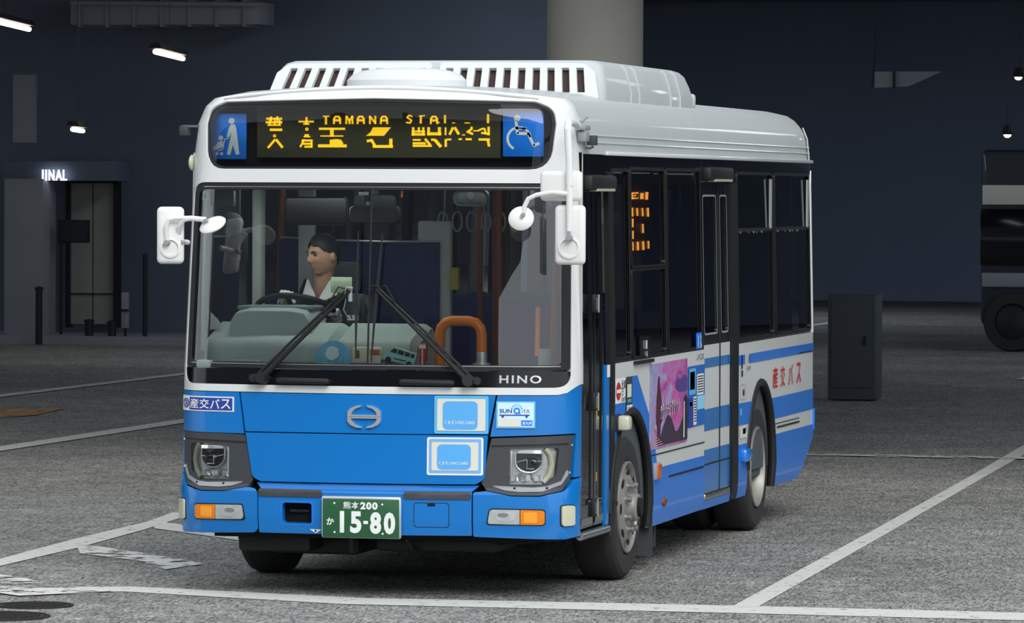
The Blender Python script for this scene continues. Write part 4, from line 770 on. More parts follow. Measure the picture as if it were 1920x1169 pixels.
# air conditioning unit
M_BROWN = mat('vent_brown', (62, 44, 38), .7, noise=.5, nscale=20)
def acring(z, h, y0, y1, r=.09, dz=0.): return [Vector((x, y, z + dz * (1 - (x / 1.) ** 2))) for x, y in rpoly([(-h, y0), (h, y0), (h, y1), (-h, y1)], r, 4)]
b = MB(); L_ = [(2.74, 1.0, 1.60, 4.36), (2.83, 1.0, 1.605, 4.36), (2.90, .985, 1.64, 4.31), (2.965, .965, 1.672, 4.25), (2.992, .94, 1.69, 4.20), (3.006, .90, 1.72, 4.14)]
G_ = [acring(z, h, a, c_) for z, h, a, c_ in L_]; G_.append(acring(3.012, .7, 1.9, 3.9)); b.grid([g + [g[0]] for g in G_]); b.bm.faces.new([b.bm.verts.new(p + Vector((0, 0, .001))) for p in G_[-1]])
ac = b.build('air_conditioner', M_ROOF, bus, ang=40, merge=.0001, label='white rooftop air conditioner with slotted front')
def mp_ac(x, t): return Vector((x * (1 - .05 * t), 1.515 + .105 * t, 2.795 + .19 * t)), Vector((0, -.87, .48)).normalized()
def acp(name, P, m, off, th, holes=()): bm = flat_bm([P] + list(holes)); bend(bm, mp_ac, off, th); return mesh_obj(name, bm, m, ac)
for s in (-1, 1):
    hs = []
    for k in range(10): x = s * (.085 + .0895 * k); hs.append(rpoly([(x - .028, .08), (x + .018, .08), (x + .028, .84), (x - .018, .84)], .008, 2))
    P = rpoly([(.018, -.1), (.985, -.1), (.985, .70), (.93, .98), (.03, 1.02)], [.01, .02, .05, .08, .03]); P = P if s > 0 else [(-x, t) for x, t in reversed(P)]
    acp('grille_plate', P, M_ACW, .012, .03, hs)
acp('grille_back', rect(-.95, .02, .95, .92), M_BROWN, -.028, 0.)
for y in (2.35, 2.60, 3.55, 3.85):
    b = MB(); b.tube([Vector((h + .002, y, z)) for z, h, *_ in L_[:5]], .006, 6); b.build('casing_seam', M_ROOF, ac)
b = MB(); b.box((.95, 4.36, 2.82), (.1, .06, .09), bev=.02); b.build('casing_latch', M_ROOF, ac)
b = MB(); b.box((.9, 3.1, 2.775), (.16, .7, .02)); b.build('casing_foot', M_RUB, ac)
b = MB(); b.lathe([(0, .108), (.5, .103), (.75, .09), (.92, .065), (1.0, .035), (1.0, -.02)], (0, 0, 0), (0, 0, 1), 44)
for v in b.bm.verts: v.co = Vector((-.02 + v.co.x * .345, 1.0 + v.co.y * .26, 2.838 + v.co.z))
b.build('roof_vent', M_ACW, bus, label='low white dome on front of roof')
b = MB(); b.tube([(.1, 1.0, 2.93), (.12, 1.02, 2.96)], .01); b.build('roof_vent_pin', M_ACW, bpy.data.objects['roof_vent'])

# wheels
def wheel(y, s, rear):
    xo = s * (1.125 if not rear else 1.105); ax = (s, 0, 0); o = (xo, y, .42)
    b = MB(); b.lathe([(.262, -.03), (.275, -.006), (.30, .0), (.385, -.002), (.405, -.018), (.418, -.045), (.42, -.06), (.42, -.2), (.405, -.235), (.38, -.25), (.262, -.25)], o, ax, 56); w = b.build('wheel', M_TYRE, bus, ang=25, label='black tyre')
    b = MB()
    for k in range(4): b.lathe([(.4205, -.075 - .035 * k), (.416, -.08 - .035 * k), (.4205, -.085 - .035 * k)], o, ax, 40)
    b.build('tread_groove', M_DARK, w)
    b = MB(); prof = [(.266, -.03), (.266, .004), (.258, .008), (.25, -.004), (.243, -.03), (.225, -.02), (.17, .012), (.15, .016), (.12, .012), (.085, .02), (.08, .055), (.066, .066), (0, .068)] if not rear else [(.266, -.03), (.266, .004), (.258, .008), (.25, -.004), (.242, -.06), (.225, -.11), (.16, -.13), (.12, -.135), (.11, -.06), (.09, -.05), (0, -.05)]
    b.lathe(prof, o, ax, 48); b.build('rim', M_RIM, w)
    if not rear:
        for k in range(8):
            a = 2 * math.pi * (k + .5) / 8; c = Vector(o) + Vector((0, math.cos(a), math.sin(a))) * .135
            b = MB(); b.lathe([(.024, .005), (.024, .02), (.018, .024), (.018, .045), (.012, .05), (0, .05)], c, ax, 8); b.build('wheel_nut', M_SILVER, w)
            a += math.pi / 8; c = Vector(o) + Vector((s * .004, math.cos(a) * .203, math.sin(a) * .203)); rt = Matrix.Rotation(a, 3, 'X')
            b = MB(); b.sph(c, (.004, .019, .033), rt, 14, 6); b.build('hand_hole', M_DARK, w)
        b = MB(); b.lathe([(.06, .064), (.05, .085), (0, .088)], o, ax, 20); b.build('hub_cap', M_DARK, w)
    else:
        b = MB(); b.lathe([(.26, -.32), (.30, -.29), (.385, -.29), (.42, -.34), (.42, -.5), (.38, -.55), (.26, -.55)], o, ax, 40); b.build('inner_tyre', M_TYRE, w)
for s in (1, -1): wheel(1.715, s, False); wheel(6.04, s, True)

# mirrors
def rbox(c, size, bev, rz=0.): b = MB(); b.box(c, size, Matrix.Rotation(rz, 3, 'Z'), bev, 3); return b
M_MIRW = mat('mirror_white', (234, 234, 232), .4, coat=.3)
def joint(parent, c, r=.02): b = MB(); b.sph(c, (r, r, r), None, 12, 8); b.tube([Vector(c), Vector(c) + Vector((0, -.03, 0))], r * .8, 10); b.build('ball_joint', M_GREYP, parent)
def disc_mirror(parent, c, n, r=.078):
    b = MB(); b.lathe([(0, .022), (r * .5, .018), (r * .9, .006), (r, -.004), (r * .96, -.012), (0, -.012)], c, n, 32); o = b.build('round_mirror', M_MIRW, parent); return o
m1 = rbox((-1.077, -.12, 1.995), (.150, .055, .316), .026, .25).build('side_mirror', M_MIRW, bus, label='white mirror on the driver side')
b = MB(); b.lathe([(.055, .0), (.055, .006), (.045, .008), (.045, 0)], (-1.07, -.149, 1.925), (.24, -.97, 0), 28); b.build('embossed_ring', M_MIRW, m1)
b = MB(); b.tube([(-1.085, -.16, 1.965), (-1.085, -.175, 2.05), (-1.07, -.175, 2.083), (-1.03, -.17, 2.09), (-.96, -.16, 2.092)], .012, 10); b.build('inner_arm', M_MIRW, m1)
b = MB(); b.tube([(-1.03, .05, 1.955), (-1.035, -.09, 1.96), (-1.02, -.15, 2.04), (-.99, -.16, 2.082), (-.95, -.16, 2.09), (-.865, -.15, 2.082)], .015, 10); b.build('mirror_arm', M_MIRW, m1)
disc_mirror(m1, (-.828, -.15, 2.058), Vector((-.25, -.55, .85))); joint(m1, (-1.085, -.155, 1.955), .018); joint(m1, (-1.015, -.10, 1.955), .018); joint(m1, (-.86, -.16, 2.078), .012)
m2 = rbox((1.128, -.10, 2.275), (.238, .05, .166), .026, -.05).build('side_mirror', M_MIRW, bus, label='upper white mirror on the door side')
m3 = rbox((1.178, -.10, 2.01), (.172, .05, .325), .026, -.05).build('side_mirror', M_MIRW, bus, label='lower white mirror on the door side')
b = MB(); b.lathe([(.06, .0), (.06, .006), (.05, .008), (.05, 0)], (1.178, -.126, 1.94), (0, -1, 0), 28); b.build('embossed_ring', M_MIRW, m3)
b = MB(); b.tube([(1.12, .36, 2.60), (1.15, .1, 2.62), (1.165, -.10, 2.615), (1.17, -.14, 2.58), (1.18, -.145, 2.42), (1.184, -.145, 2.1), (1.182, -.15, 2.03)], [.018, .018, .02, .02, .02, .018, .014], 12); pole = b.build('mirror_pole', M_MIRW, bus, label='white bent mirror pole')
b = MB(); b.tube([(1.184, -.15, 2.232), (1.09, -.155, 2.24), (1.0, -.15, 2.226), (.955, -.15, 2.205), (.935, -.15, 2.165), (.932, -.15, 2.13)], .013, 10); b.build('mirror_arm', M_MIRW, pole)
disc_mirror(pole, (.915, -.15, 2.10), Vector((.1, -.93, .35)), .07); joint(pole, (.93, -.16, 2.115), .014); joint(m3, (1.182, -.14, 1.995), .02); joint(m2, (1.182, -.13, 2.275), .018)
# mirror bracket and cornering camera at the roof edge
b = MB(); b.box((1.125, .47, 2.60), (.05, .14, .03), bev=.008); b.box((1.125, .47, 2.55), (.05, .10, .06), bev=.01); b.tube([(1.12, .42, 2.63), (1.15, .44, 2.66)], .01); br = b.build('mirror_bracket', M_GREYP, bus); b = MB(); b.box((1.155, .56, 2.53), (.05, .06, .055), bev=.005); b.build('camera_box', M_CHAR, br); b = MB(); b.tube([(1.14, .42, 2.49), (1.155, .5, 2.485), (1.15, .6, 2.495)], .007); b.build('bracket_pin', M_SILVER, br)
b = MB(); b.box((-1.16, .42, 2.58), (.05, .06, .055), bev=.005); cb = b.build('camera_box', M_CHAR, bus); b = MB(); b.box((-1.12, .42, 2.605), (.10, .05, .012)); b.build('camera_bracket', M_SILVER, cb)
b = MB(); b.sph((-1.125, .45, 2.40), (.02, .04, .045)); b.build('side_lamp', M_LAMPW, bus)

# chassis
b = MB(); b.box((0, 4.2, .33), (2.06, 7.0, .06)); b.box((0, .62, .33), (1.9, .6, .05)); ch = b.build('chassis', M_DARK, bus)
for c, s_ in (((0, 1.715, .40), (1.7, .14, .14)), ((0, 6.04, .42), (1.5, .2, .2)), ((-.62, .55, .27), (.42, .35, .10)), ((-.45, .9, .24), (.5, .5, .10)), ((.1, 2.6, .26), (.9, 1.4, .14)), ((.3, .7, .27), (.7, .5, .08)), ((0, 4.5, .27), (1.3, 2.0, .14)), ((0, 7.0, .33), (1.5, 1.0, .2))):
    b = MB(); b.box(c, s_, bev=.02); b.build('chassis_member', M_BLACKM, ch)
b = MB(); b.tube([(1.05, .42, .32), (.6, .5, .27), (.1, .55, .24)], .006, 6); b.build('ground_strap', M_BLACKM, ch); b = MB(); b.tube([(-.18, .4, .31), (-.17, .4, .22)], .015); b.tube([(.13, .4, .32), (.17, .42, .24), (.2, .42, .24)], .012); b.build('tow_lug', M_STEEL, ch)
for x, y in ((1.02, 2.36), (-1.02, 2.36)):
    b = MB(); b.box((x, y, .22), (.24, .02, .26)); b.build('mudflap', M_CHAR, bus)
b = MB(); b.box((1.04, 2.72, .20), (.09, .03, .16)); b.build('hanger_plate', M_CHAR, bus)

# ================================================================== THE BUS: INTERIOR
M_DASH = mat('sage_dash', (168, 184, 180), .6, noise=.2, nscale=30, dark=.9); M_DASHD = mat('grey_dash', (124, 140, 138), .65, noise=.2, nscale=30, dark=.9); M_TRIM = mat('interior_grey', (170, 176, 174), .7, noise=.2, nscale=10); M_DTRIM = mat('interior_dark', (78, 86, 90), .7)
M_NAVYF = mat('navy_fabric', (34, 46, 90), .9, noise=.4, nscale=120, bump=.1); M_SEATB = mat('blue_seat_fabric', (44, 62, 140), .9, noise=.4, nscale=90, bump=.1); M_BRONZE = mat('handrail_brown', (150, 82, 34), .4)
b = MB(); b.box((0, 4.4, .385), (2.16, 7.3, .05)); b.box((0, .75, .385), (1.5, .5, .05)); b.build('floor_deck', M_DTRIM, bus)
b = MB(); b.box((-.62, 1.15, .56), (.92, 1.3, .30)); b.build('driver_platform', M_DTRIM, bus)
b = MB(); b.box((0, 4.4, 2.40), (2.12, 7.3, .03)); b.box((0, .66, 2.33), (2.0, .3, .03)); b.build('ceiling_lining', M_TRIM, bus)
for s in (-1, 1): b = MB(); b.box((s * 1.085, 4.6 if s > 0 else 4.3, .83), (.03, 6.6 if s > 0 else 7.4, .84)); b.build('side_lining', M_DTRIM, bus)
b = MB(); b.grid([[Vector((x * .98, fy(x, 1.25) + .02, 1.212)) for x in [i / 10 for i in range(-11, 12)]], [Vector((x * .98, max(.36, fy(x, 1.25) + .02), 1.212)) for x in [i / 10 for i in range(-11, 12)]]]); b.build('windscreen_shelf', M_DASHD, bus)
def cabin_fill(c, size, w):  # added fill: glowing ceiling panel and area light put in to brighten the cabin
    b = MB(); b.box((c[0], c[1], c[2] + .015), (size[0] + .04, size[1] + .04, .03), bev=.006); o = b.build('cabin_fill', M_TRIM, bus)
    b = MB(); b.box((c[0], c[1], c[2] - .004), (size[0], size[1], .008)); b.build('fill_panel', mat('fill_panel_lit', (250, 250, 240), .5, emis=.4), o)
    d = bpy.data.lights.new('cabin_fill_light', 'AREA'); d.shape = 'RECTANGLE'; d.size, d.size_y = size; d.energy = w; d.color = (.92, 1., .97); l = bpy.data.objects.new('cabin_fill_light', d); l.location = (c[0], c[1], c[2] - .012); COL.objects.link(l); l.parent = bus
cabin_fill((-.45, .62, 2.30), (.7, .16), 4.2); cabin_fill((.35, .62, 2.30), (.6, .16), 1.2)
for y in (2.2, 4.2, 6.2): cabin_fill((-.55, y, 2.37), (.14, 1.2), .3); cabin_fill((.55, y, 2.37), (.14, 1.2), .3)
# dashboard: lower face, rounded shoulder, sloping top
PF = [(.26, 1.20), (.27, 1.36), (.285, 1.395), (.31, 1.415), (.36, 1.43), (.60, 1.50), (.66, 1.495), (.70, 1.44), (.70, 1.05)]
def dash(x0, x1, m, nm, pf=PF):
    def F(x, k):
        return lambda y, z: Vector((x, y + max(0, fy(x, 1.28) - .12) * k, z))
    b = MB(); xs = [x0, x0 + .03, (x0 + x1) / 2, x1 - .03, x1]; b.grid([[Vector((x, y + (.05 if i in (0, 4) else 0) + max(0, fy(x, 1.28) - .10), z - (.03 if i in (0, 4) and z > 1.3 else 0))) for y, z in pf] for i, x in enumerate(xs)])
    return b.build(nm, m, bus, ang=50)
dash(-1.04, -.262, M_DASH, 'dashboard'); dash(-.255, .215, M_DASH, 'dashboard')
b = MB(); P = [(-.90, 1.44), (-.885, 1.53), (-.86, 1.57), (-.78, 1.588), (-.54, 1.588), (-.46, 1.575), (-.425, 1.53), (-.405, 1.44)]
b.grid([[Vector((x * 1., .40 + .10 * (1.6 - z), z - .02)) for x, z in P], [Vector((x, .50, z)) for x, z in P], [Vector((x, .72, z + .01)) for x, z in P], [Vector((x, .73, z - .1)) for x, z in P]]); b.bm.faces.new([b.bm.verts.new((x, .40 + .10 * (1.6 - z), z - .02)) for x, z in P]); hood = b.build('instrument_hood', M_DASH, bus, ang=50, merge=.0005)
b = MB(); b.box((-.655, .62, 1.585), (.44, .26, .022), bev=.01); b.build('hood_top', M_DASHD, hood)
b = MB(); b.box((-.83, .20, 1.275), (.36, .12, .05), bev=.015); b.build('defroster_cover', M_DASHD, bus)
for x0, n in ((-.60, 22), (-.16, 16)):
    b = MB()
    for k in range(n): b.box((x0 + .016 * k, .268, 1.283), (.010, .006, .010))
    b.build('vent_slots', M_DARK, bus)
# steering wheel
cw = Vector((-.64, .90, 1.555)); nw = Vector((0, .42, .90)).normalized(); uw = Vector((1, 0, 0)); vw = nw.cross(uw)
b = MB(); b.tube([cw + (uw * math.cos(a) + vw * math.sin(a)) * .225 for a in [2 * math.pi * k / 40 for k in range(41)]], .017, 10, False); sw = b.build('steering_wheel', M_BLACKM, bus)
for a in (.3, math.pi - .3, -math.pi / 2): b = MB(); b.tube([cw - nw * .03, cw + (uw * math.cos(a) + vw * math.sin(a)) * .22], [.022, .012], 8); b.build('spoke', M_BLACKM, sw)
b = MB(); b.lathe([(0, .0), (.07, 0), (.075, -.02), (.05, -.07), (.03, -.4), (0, -.4)], cw, nw, 24); b.build('steering_column', M_BLACKM, sw)
b = MB(); b.tube([cw + Vector((.05, -.05, -.08)), cw + Vector((.2, -.08, -.02))], .01, 8); b.build('stalk', M_BLACKM, sw)
# driver seat
b = MB(); b.box((-.60, 1.42, 1.02), (.46, .46, .12), bev=.04); ds = b.build('driver_seat', M_DTRIM, bus); b = MB(); b.box((-.60, 1.63, 1.33), (.44, .12, .62), Matrix.Rotation(-.12, 3, 'X'), .05); b.build('seat_back', M_DTRIM, ds); b = MB(); b.box((-.60, 1.69, 1.74), (.26, .09, .18), bev=.035); b.build('headrest', M_DTRIM, ds); b = MB(); b.box((-.60, 1.42, .83), (.3, .3, .28)); b.build('seat_base', M_BLACKM, ds)
b = MB(); b.tube([(-.79, 1.64, 1.72), (-.80, 1.50, 1.60), (-.62, 1.21, 1.38), (-.42, 1.24, 1.14)], .012, 6); b.build('seat_belt', M_BLACKM, ds)
# partitions behind the driver
pt1 = MB().box((-.55, 1.95, 1.62), (.98, .03, .66), bev=.01).build('driver_partition', M_NAVYF, bus); b = MB(); b.tube([(-1.03, 1.93, 1.97), (-.8, 1.93, 1.955), (-.4, 1.93, 1.945), (-.05, 1.93, 1.95)], .006, 6); b.build('partition_rail', M_CHROME, pt1)
b = MB(); b.box((-.10, 2.0, 1.52), (.20, .06, 1.1), bev=.015); pp = b.build('partition_post', M_TRIM, bus); b = MB(); b.box((.03, 1.96, 1.73), (.05, .04, .13)); b.build('yellow_pad', mat('dull_yellow', (150, 140, 60), .6), pp)
b = MB(); b.box((-.95, 1.2, 1.78), (.06, .10, .96), bev=.02); b.box((-.80, 1.7, 1.75), (.10, .05, 1.05), bev=.015); b.build('window_pillar', M_TRIM, bus)
b = MB(); b.box((-.90, .62, 1.93), (.10, .06, .16), bev=.015); vb = b.build('monitor_unit', M_BLACKM, bus); b = MB(); b.lathe([(0, .012), (.05, .010), (.066, 0), (.066, -.01), (0, -.012)], (-.93, .58, 2.055), (0.1, -1, .1), 24); b.build('round_mirror', M_DTRIM, vb); b = MB(); b.tube([(-.90, .62, 2.0), (-.90, .62, 2.3)], .01); b.build('stem', M_BLACKM, vb); b = MB(); b.tube([(-.86, .60, 1.86), (-.85, .58, 1.7), (-.83, .58, 1.52)], .003, 6); b.build('cable', M_BLACKM, vb)
b = MB(); b.tube([(-1.02, .55, 2.3), (-1.02, .5, 1.9), (-1.03, .45, 1.35)], .006, 6); b.build('pillar_cable', M_BLACKM, bus)
b = MB(); b.box((-.93, .40, 2.20), (.14, .05, .09), bev=.01); b.build('ticket_camera', mat('olive_dark', (60, 66, 58), .6), bus)
# overhead: inspection mirror, rear-view mirror, visor, camera
im = MB().box((-.055, .42, 2.115), (.30, .06, .10), bev=.035, seg=3).build('overhead_mirror', M_CHAR, bus, label='wide dark interior mirror'); b = MB(); b.box((-.055, .42, 2.18), (.24, .05, .09), bev=.03); b.tube([(-.055, .44, 2.2), (-.055, .45, 2.32)], .015); b.build('mirror_back', M_DTRIM, im)
b = MB(); b.box((.50, .42, 2.208), (.20, .03, .095), bev=.04, seg=3); rm = b.build('rear_view_mirror', mat('mirror_back_grey', (120, 132, 128), .5), bus); b = MB(); b.lathe([(.0, .01), (.022, .008), (.022, 0)], (.50, .405, 2.22), (0, -1, 0), 16); b.tube([(.5, .43, 2.22), (.5, .44, 2.32)], .01); b.build('mirror_mount', M_GREYP, rm)
b = MB(); b.box((-.06, .30, 2.20), (.045, .04, .10), bev=.008); cm = b.build('dash_camera', M_CHAR, bus); b = MB(); b.lathe([(.012, 0), (.012, .01), (0, .012)], (-.055, .28, 2.175), (0, -1, 0), 14); b.build('lens', M_SILVER, cm)
b = MB(); b.box((-.45, .62, 2.13), (.36, .02, .16), Matrix.Rotation(.1, 3, 'Z'), .02); b.build('sun_visor', M_BLACKM, bus)
# handrails
b = MB(); b.tube([(.303, .5, 1.26), (.303, .5, 1.44), (.312, .5, 1.485), (.338, .5, 1.512), (.375, .5, 1.521), (.47, .5, 1.521), (.508, .5, 1.51), (.535, .5, 1.482), (.543, .5, 1.44), (.543, .5, 1.34)], .030, 14); lp = b.build('loop_handrail', M_ORANGE, bus, label='orange looped handrail by the windscreen'); b = MB(); b.tube([(.543, .5, 1.35), (.543, .5, 1.25)], .031, 14); b.lathe([(.05, 0), (.05, .012), (.03, .015)], (.543, .5, 1.275), (0, 0, 1), 18); b.build('chrome_foot', M_CHROME, lp)
b = MB(); b.box((.46, .42, 1.255), (.34, .2, .04), bev=.01); b.box((.85, .42, 1.255), (.34, .2, .04), bev=.01); b.build('front_shelf', M_DASHD, bus)
for P, m in (([(.93, .62, .5), (.93, .60, 1.4), (.95, .62, 2.1)], M_BRONZE), ([(-.02, 3.2, .4), (-.02, 3.2, 2.38)], M_BRONZE), ([(.12, 2.7, .4), (.12, 2.7, 2.38)], M_BRONZE), ([(-.45, 4.6, .4), (-.45, 4.6, 2.38)], M_BRONZE), ([(.42, 3.4, .4), (.42, 3.4, 2.38)], M_BRONZE)):
    b = MB(); b.tube(P, .02, 10); b.build('grab_pole', m, bus)
b = MB(); b.box((.90, .52, 1.32), (.07, .05, .10), bev=.008); b.build('door_control_box', M_TRIM, bus); b = MB(); b.tube([(.86, .50, 1.33), (.86, .52, 1.6)], .014); b.build('door_rail_lower', M_ORANGE, bus)
for k in range(6):
    x = -.30 + .09 * k; y = 3.0; b = MB(); b.tube([(x, y, 2.30), (x, y, 2.12)], .008, 6); st_ = b.build('hand_strap', M_DTRIM, bus); b = MB(); b.tube([Vector((x + .03 * math.sin(a), y, 2.06 + .06 * math.cos(a))) for a in [2 * math.pi * j / 16 for j in range(17)]], .007, 6, False); b.build('strap_ring', M_TRIM, st_)
b = MB(); b.tube([(-.6, 3.0, 2.30), (.6, 3.0, 2.30)], .012, 8); b.build('strap_rail', M_SILVER, bus)
def seat(x, y):
    b = MB(); b.box((x, y, .86), (.42, .42, .10), bev=.03); o = b.build('passenger_seat', M_SEATB, bus); b = MB(); b.box((x, y + .20, 1.22), (.42, .09, .66), Matrix.Rotation(-.12, 3, 'X'), .035); b.build('seat_back', M_SEATB, o); b = MB(); b.box((x, y + .05, .60), (.3, .25, .42)); b.build('seat_base', M_DTRIM, o); b = MB(); b.tube([(x - .1, y + .25, 1.53), (x, y + .25, 1.57), (x + .1, y + .25, 1.53)], .012, 8); b.build('seat_handle', M_DTRIM, o)
for k in range(6): seat(-.82, 2.6 + .82 * k)
for k in range(3): seat(-.36, 5.3 + .82 * k); seat(.80, 5.3 + .82 * k)
seat(.80, 2.3)
# fare machine and radio stack beside the driver
b = MB(); b.box((-.12, 1.05, 1.02), (.26, .36, .70), bev=.02); fb = b.build('fare_machine', M_CHAR, bus); b = MB(); b.box((-.12, .88, 1.28), (.18, .02, .08)); b.build('coin_slot', M_BLACKM, fb)
b = MB(); b.box((-.285, .84, 1.60), (.12, .06, .12), bev=.01); ru = b.build('radio_unit', M_DTRIM, bus)
for k in range(4): b = MB(); b.tube([(-.32 + .03 * k, .80, 1.63), (-.33 + .035 * k, .78, 1.57), (-.30 + .02 * k, .78, 1.52)], .004, 6); b.build('cable', M_BLACKM if k % 2 else M_TRIM, ru)
b = MB(); b.box((-.28, .80, 1.525), (.06, .02, .03)); b.build('white_tag', M_TEXTW, ru)

# ------------------------------------------------------------------ things lying on the dashboard
o = empty('device_stand', (-.345, .80, 1.50), 'pale green card device standing on the dashboard beside the driver', 'device'); b = MB(); b.box((-.345, .79, 1.71), (.125, .014, .09), bev=.006); b.build('panel', mat('pale_green_card', (206, 226, 190), .5), o); b = MB(); b.box((-.345, .781, 1.71), (.085, .004, .05), bev=.001); b.build('screen', mat('card_inner', (190, 212, 176), .5), o); b = MB(); b.tube([(-.345, .80, 1.67), (-.335, .80, 1.50)], .008, 8); b.build('stem', M_BLACKM, o)
o = empty('round_fan', (-.215, .13, 1.215), 'round light blue paper fan leaning against the windscreen', 'fan'); b = MB(); b.lathe([(0, .002), (.098, .002), (.1, 0), (.098, -.002), (0, -.002)], (-.215, .135, 1.316), (0.05, -1, .12), 36); b.build('sheet', mat('fan_blue', (110, 196, 236), .5, noise=.5, nscale=14, dark=.8), o)
def mp_fan(x, z): return Vector((-.215 + x, .135 + .12 * z - .004, 1.318 + z)), Vector((0, -1, .12)).normalized()
def fanp(nm, P, m, off): bm = flat_bm([P]); bend(bm, mp_fan, off, 0.); return mesh_obj(nm, bm, m, o)
fanp('print', rpoly([(-.045, .02), (-.03, .06), (.0, .066), (.03, .055), (.035, .01), (.0, -.015), (-.03, -.005)], .015), mat('fan_print', (222, 244, 248)), .002); fanp('print', rpoly([(-.07, -.04), (-.05, -.02), (-.02, -.03), (.0, -.02), (.005, -.05), (-.06, -.06)], .01), mat('fan_print2', (176, 232, 222)), .002); fanp('print', rpoly([(.02, -.05), (.05, .02), (.066, .02), (.04, -.05)], .004), mat('fan_print3', (130, 200, 232)), .002)
b = MB(); b.tube([(-.215, .15, 1.222), (-.213, .16, 1.26)], .006); b.build('handle', M_TEXTW, o)
o = empty('snack_box', (-.035, .20, 1.25), 'small cream and purple printed packet beside the blue fan', 'packet'); b = MB(); b.box((-.035, .20, 1.298), (.165, .05, .164), bev=.012); b.build('packet', mat('packet_cream', (226, 226, 196), .5), o); b = MB(); b.box((-.035, .172, 1.26), (.168, .008, .065), bev=.003); b.build('purple_band', mat('packet_purple', (116, 90, 164), .4), o); b = MB(); b.box((.015, .171, 1.352), (.055, .006, .03), bev=.002); b.build('red_print', mat('packet_red', (206, 92, 70), .5), o); b = MB(); b.box((-.085, .171, 1.34), (.02, .006, .045), bev=.002); b.build('brown_print', mat('packet_brown', (120, 96, 60), .5), o)
o = empty('toy_van', (.155, .2, 1.25), 'tilted mint blue cut-out van picture box on the dashboard', 'toy'); Rv = Matrix.Rotation(.22, 3, 'Y'); cv = Vector((.155, .20, 1.335))
def vp(y): return lambda x, z: cv + Rv @ Vector((x, y, z))
def vpr(nm, P, m, y0, y1): b = MB(); b.prism(P, vp(y0), vp(y1)); return b.build(nm, m, o)
vpr('body', rpoly([(-.092, -.04), (.09, -.04), (.09, .03), (-.045, .038), (-.065, .01), (-.092, .0)], .008), mat('mint_van', (156, 214, 214), .4), -.02, .02); vpr('windows', [(-.058, .008), (-.042, .032), (.082, .024), (.082, .003)], M_STEEL, -.022, -.02)
for x in (-.02, .02, .055): vpr('window_pillar', [(x, .004), (x, .03), (x + .005, .03), (x + .005, .004)], mat('mint_van', (156, 214, 214)), -.024, -.022)
for x in (-.06, .06): b = MB(); b.lathe([(0, .004), (.014, .004), (.016, 0), (0, 0)], vp(-.022)(x, -.036), (0, -1, 0), 16); b.build('wheel', M_STEEL, o)
vpr('sill', [(-.03, -.026), (.04, -.026), (.04, -.02), (-.03, -.02)], M_TEXTK, -.022, -.02); b = MB(); b.prism([(.075, 1.214), (.235, 1.214), (.235, 1.262), (.075, 1.295)], lambda x, z: Vector((x, .18, z)), lambda x, z: Vector((x, .22, z))); b.build('stand', M_CHAR, o)
vpr('tray', [(-.095, -.056), (.10, -.056), (.10, -.048), (-.095, -.048)], M_CHAR, -.03, .03)
o = empty('red_box', (.285, .25, 1.25), 'small red and white carton behind the wiper', 'carton'); b = MB(); b.box((.275, .235, 1.308), (.04, .04, .184), bev=.003); b.build('carton', M_RED, o); b = MB(); b.box((.275, .213, 1.32), (.008, .004, .10)); b.box((.275, .213, 1.385), (.038, .004, .022)); b.build('white_print', M_TEXTW, o)
b = MB(); b.sph((.325, .20, 1.25), (.022, .02, .037)); b.sph((.31, .20, 1.292), (.012, .012, .012)); tag(b.build('green_figurine', mat('figurine_green', (40, 150, 90), .4), None), 'tiny green figurine beside the red carton', 'figurine')
b = MB(); P = [(-1.05, .52, 1.455), (-.955, .50, 1.465), (-.985, .48, 1.515), (-1.055, .50, 1.575)]; b.quad(*[Vector(p) for p in P]); b.quad(*[Vector(p) + Vector((0, .012, .002)) for p in P]); b.quad(Vector((-1.055, .50, 1.575)), Vector((-1.05, .52, 1.455)), Vector((-1.075, .56, 1.455)), Vector((-1.07, .54, 1.56))); tag(b.build('paper_slip', M_TEXTW, None), 'folded white paper slip propped in the dashboard corner', 'paper')

# ================================================================== DRIVER
M_SKIN = mat('skin', (202, 154, 128), .55, noise=.25, nscale=60, dark=.88); M_SUIT = mat('dark_uniform', (26, 28, 34), .85, noise=.3, nscale=150, bump=.1); M_SHIRT = mat('white_shirt', (226, 230, 228), .8); M_HAIR = mat('black_hair', (20, 19, 22), .55, noise=.4, nscale=200, bump=.3); M_GLOVE = mat('white_glove', (224, 228, 224), .8)
HC = Vector((-.572, 1.24, 1.868)); HR = Matrix.Rotation(math.radians(-38), 3, 'Z') @ Matrix.Rotation(math.radians(4), 3, 'X')
def hd(u):
    """head surface for a unit direction u, face towards -Y, metres from the head centre"""
    x, y, z = u; p = Vector((x * .075, y * .094, z * .118))
    if z < 0: k = 1 + .22 * z; p.x *= k; p.y *= 1 + .10 * z * (1 if y < 0 else 1.6)
    g = lambda cx, cz, sx, sz: math.exp(-((p.x - cx) / sx) ** 2 - ((p.z - cz) / sz) ** 2) if y < 0 else 0.
    d = .026 * g(0, -.022, .011, .016) + .014 * g(0, .004, .008, .022) + .005 * g(0, .034, .05, .010) - .011 * (g(.031, .012, .016, .012) + g(-.031, .012, .016, .012)) + .006 * (g(.040, -.022, .018, .016) + g(-.040, -.022, .018, .016))
    d += .007 * g(0, -.056, .020, .006) + .006 * g(0, -.070, .018, .005) - .005 * g(0, -.0625, .022, .0025) + .013 * g(0, -.098, .024, .016) - .003 * g(0, -.083, .02, .005)
    p.y -= d
    if y < -.2 and z > -.9: p.y -= .006 * (1 - abs(x))
    return p
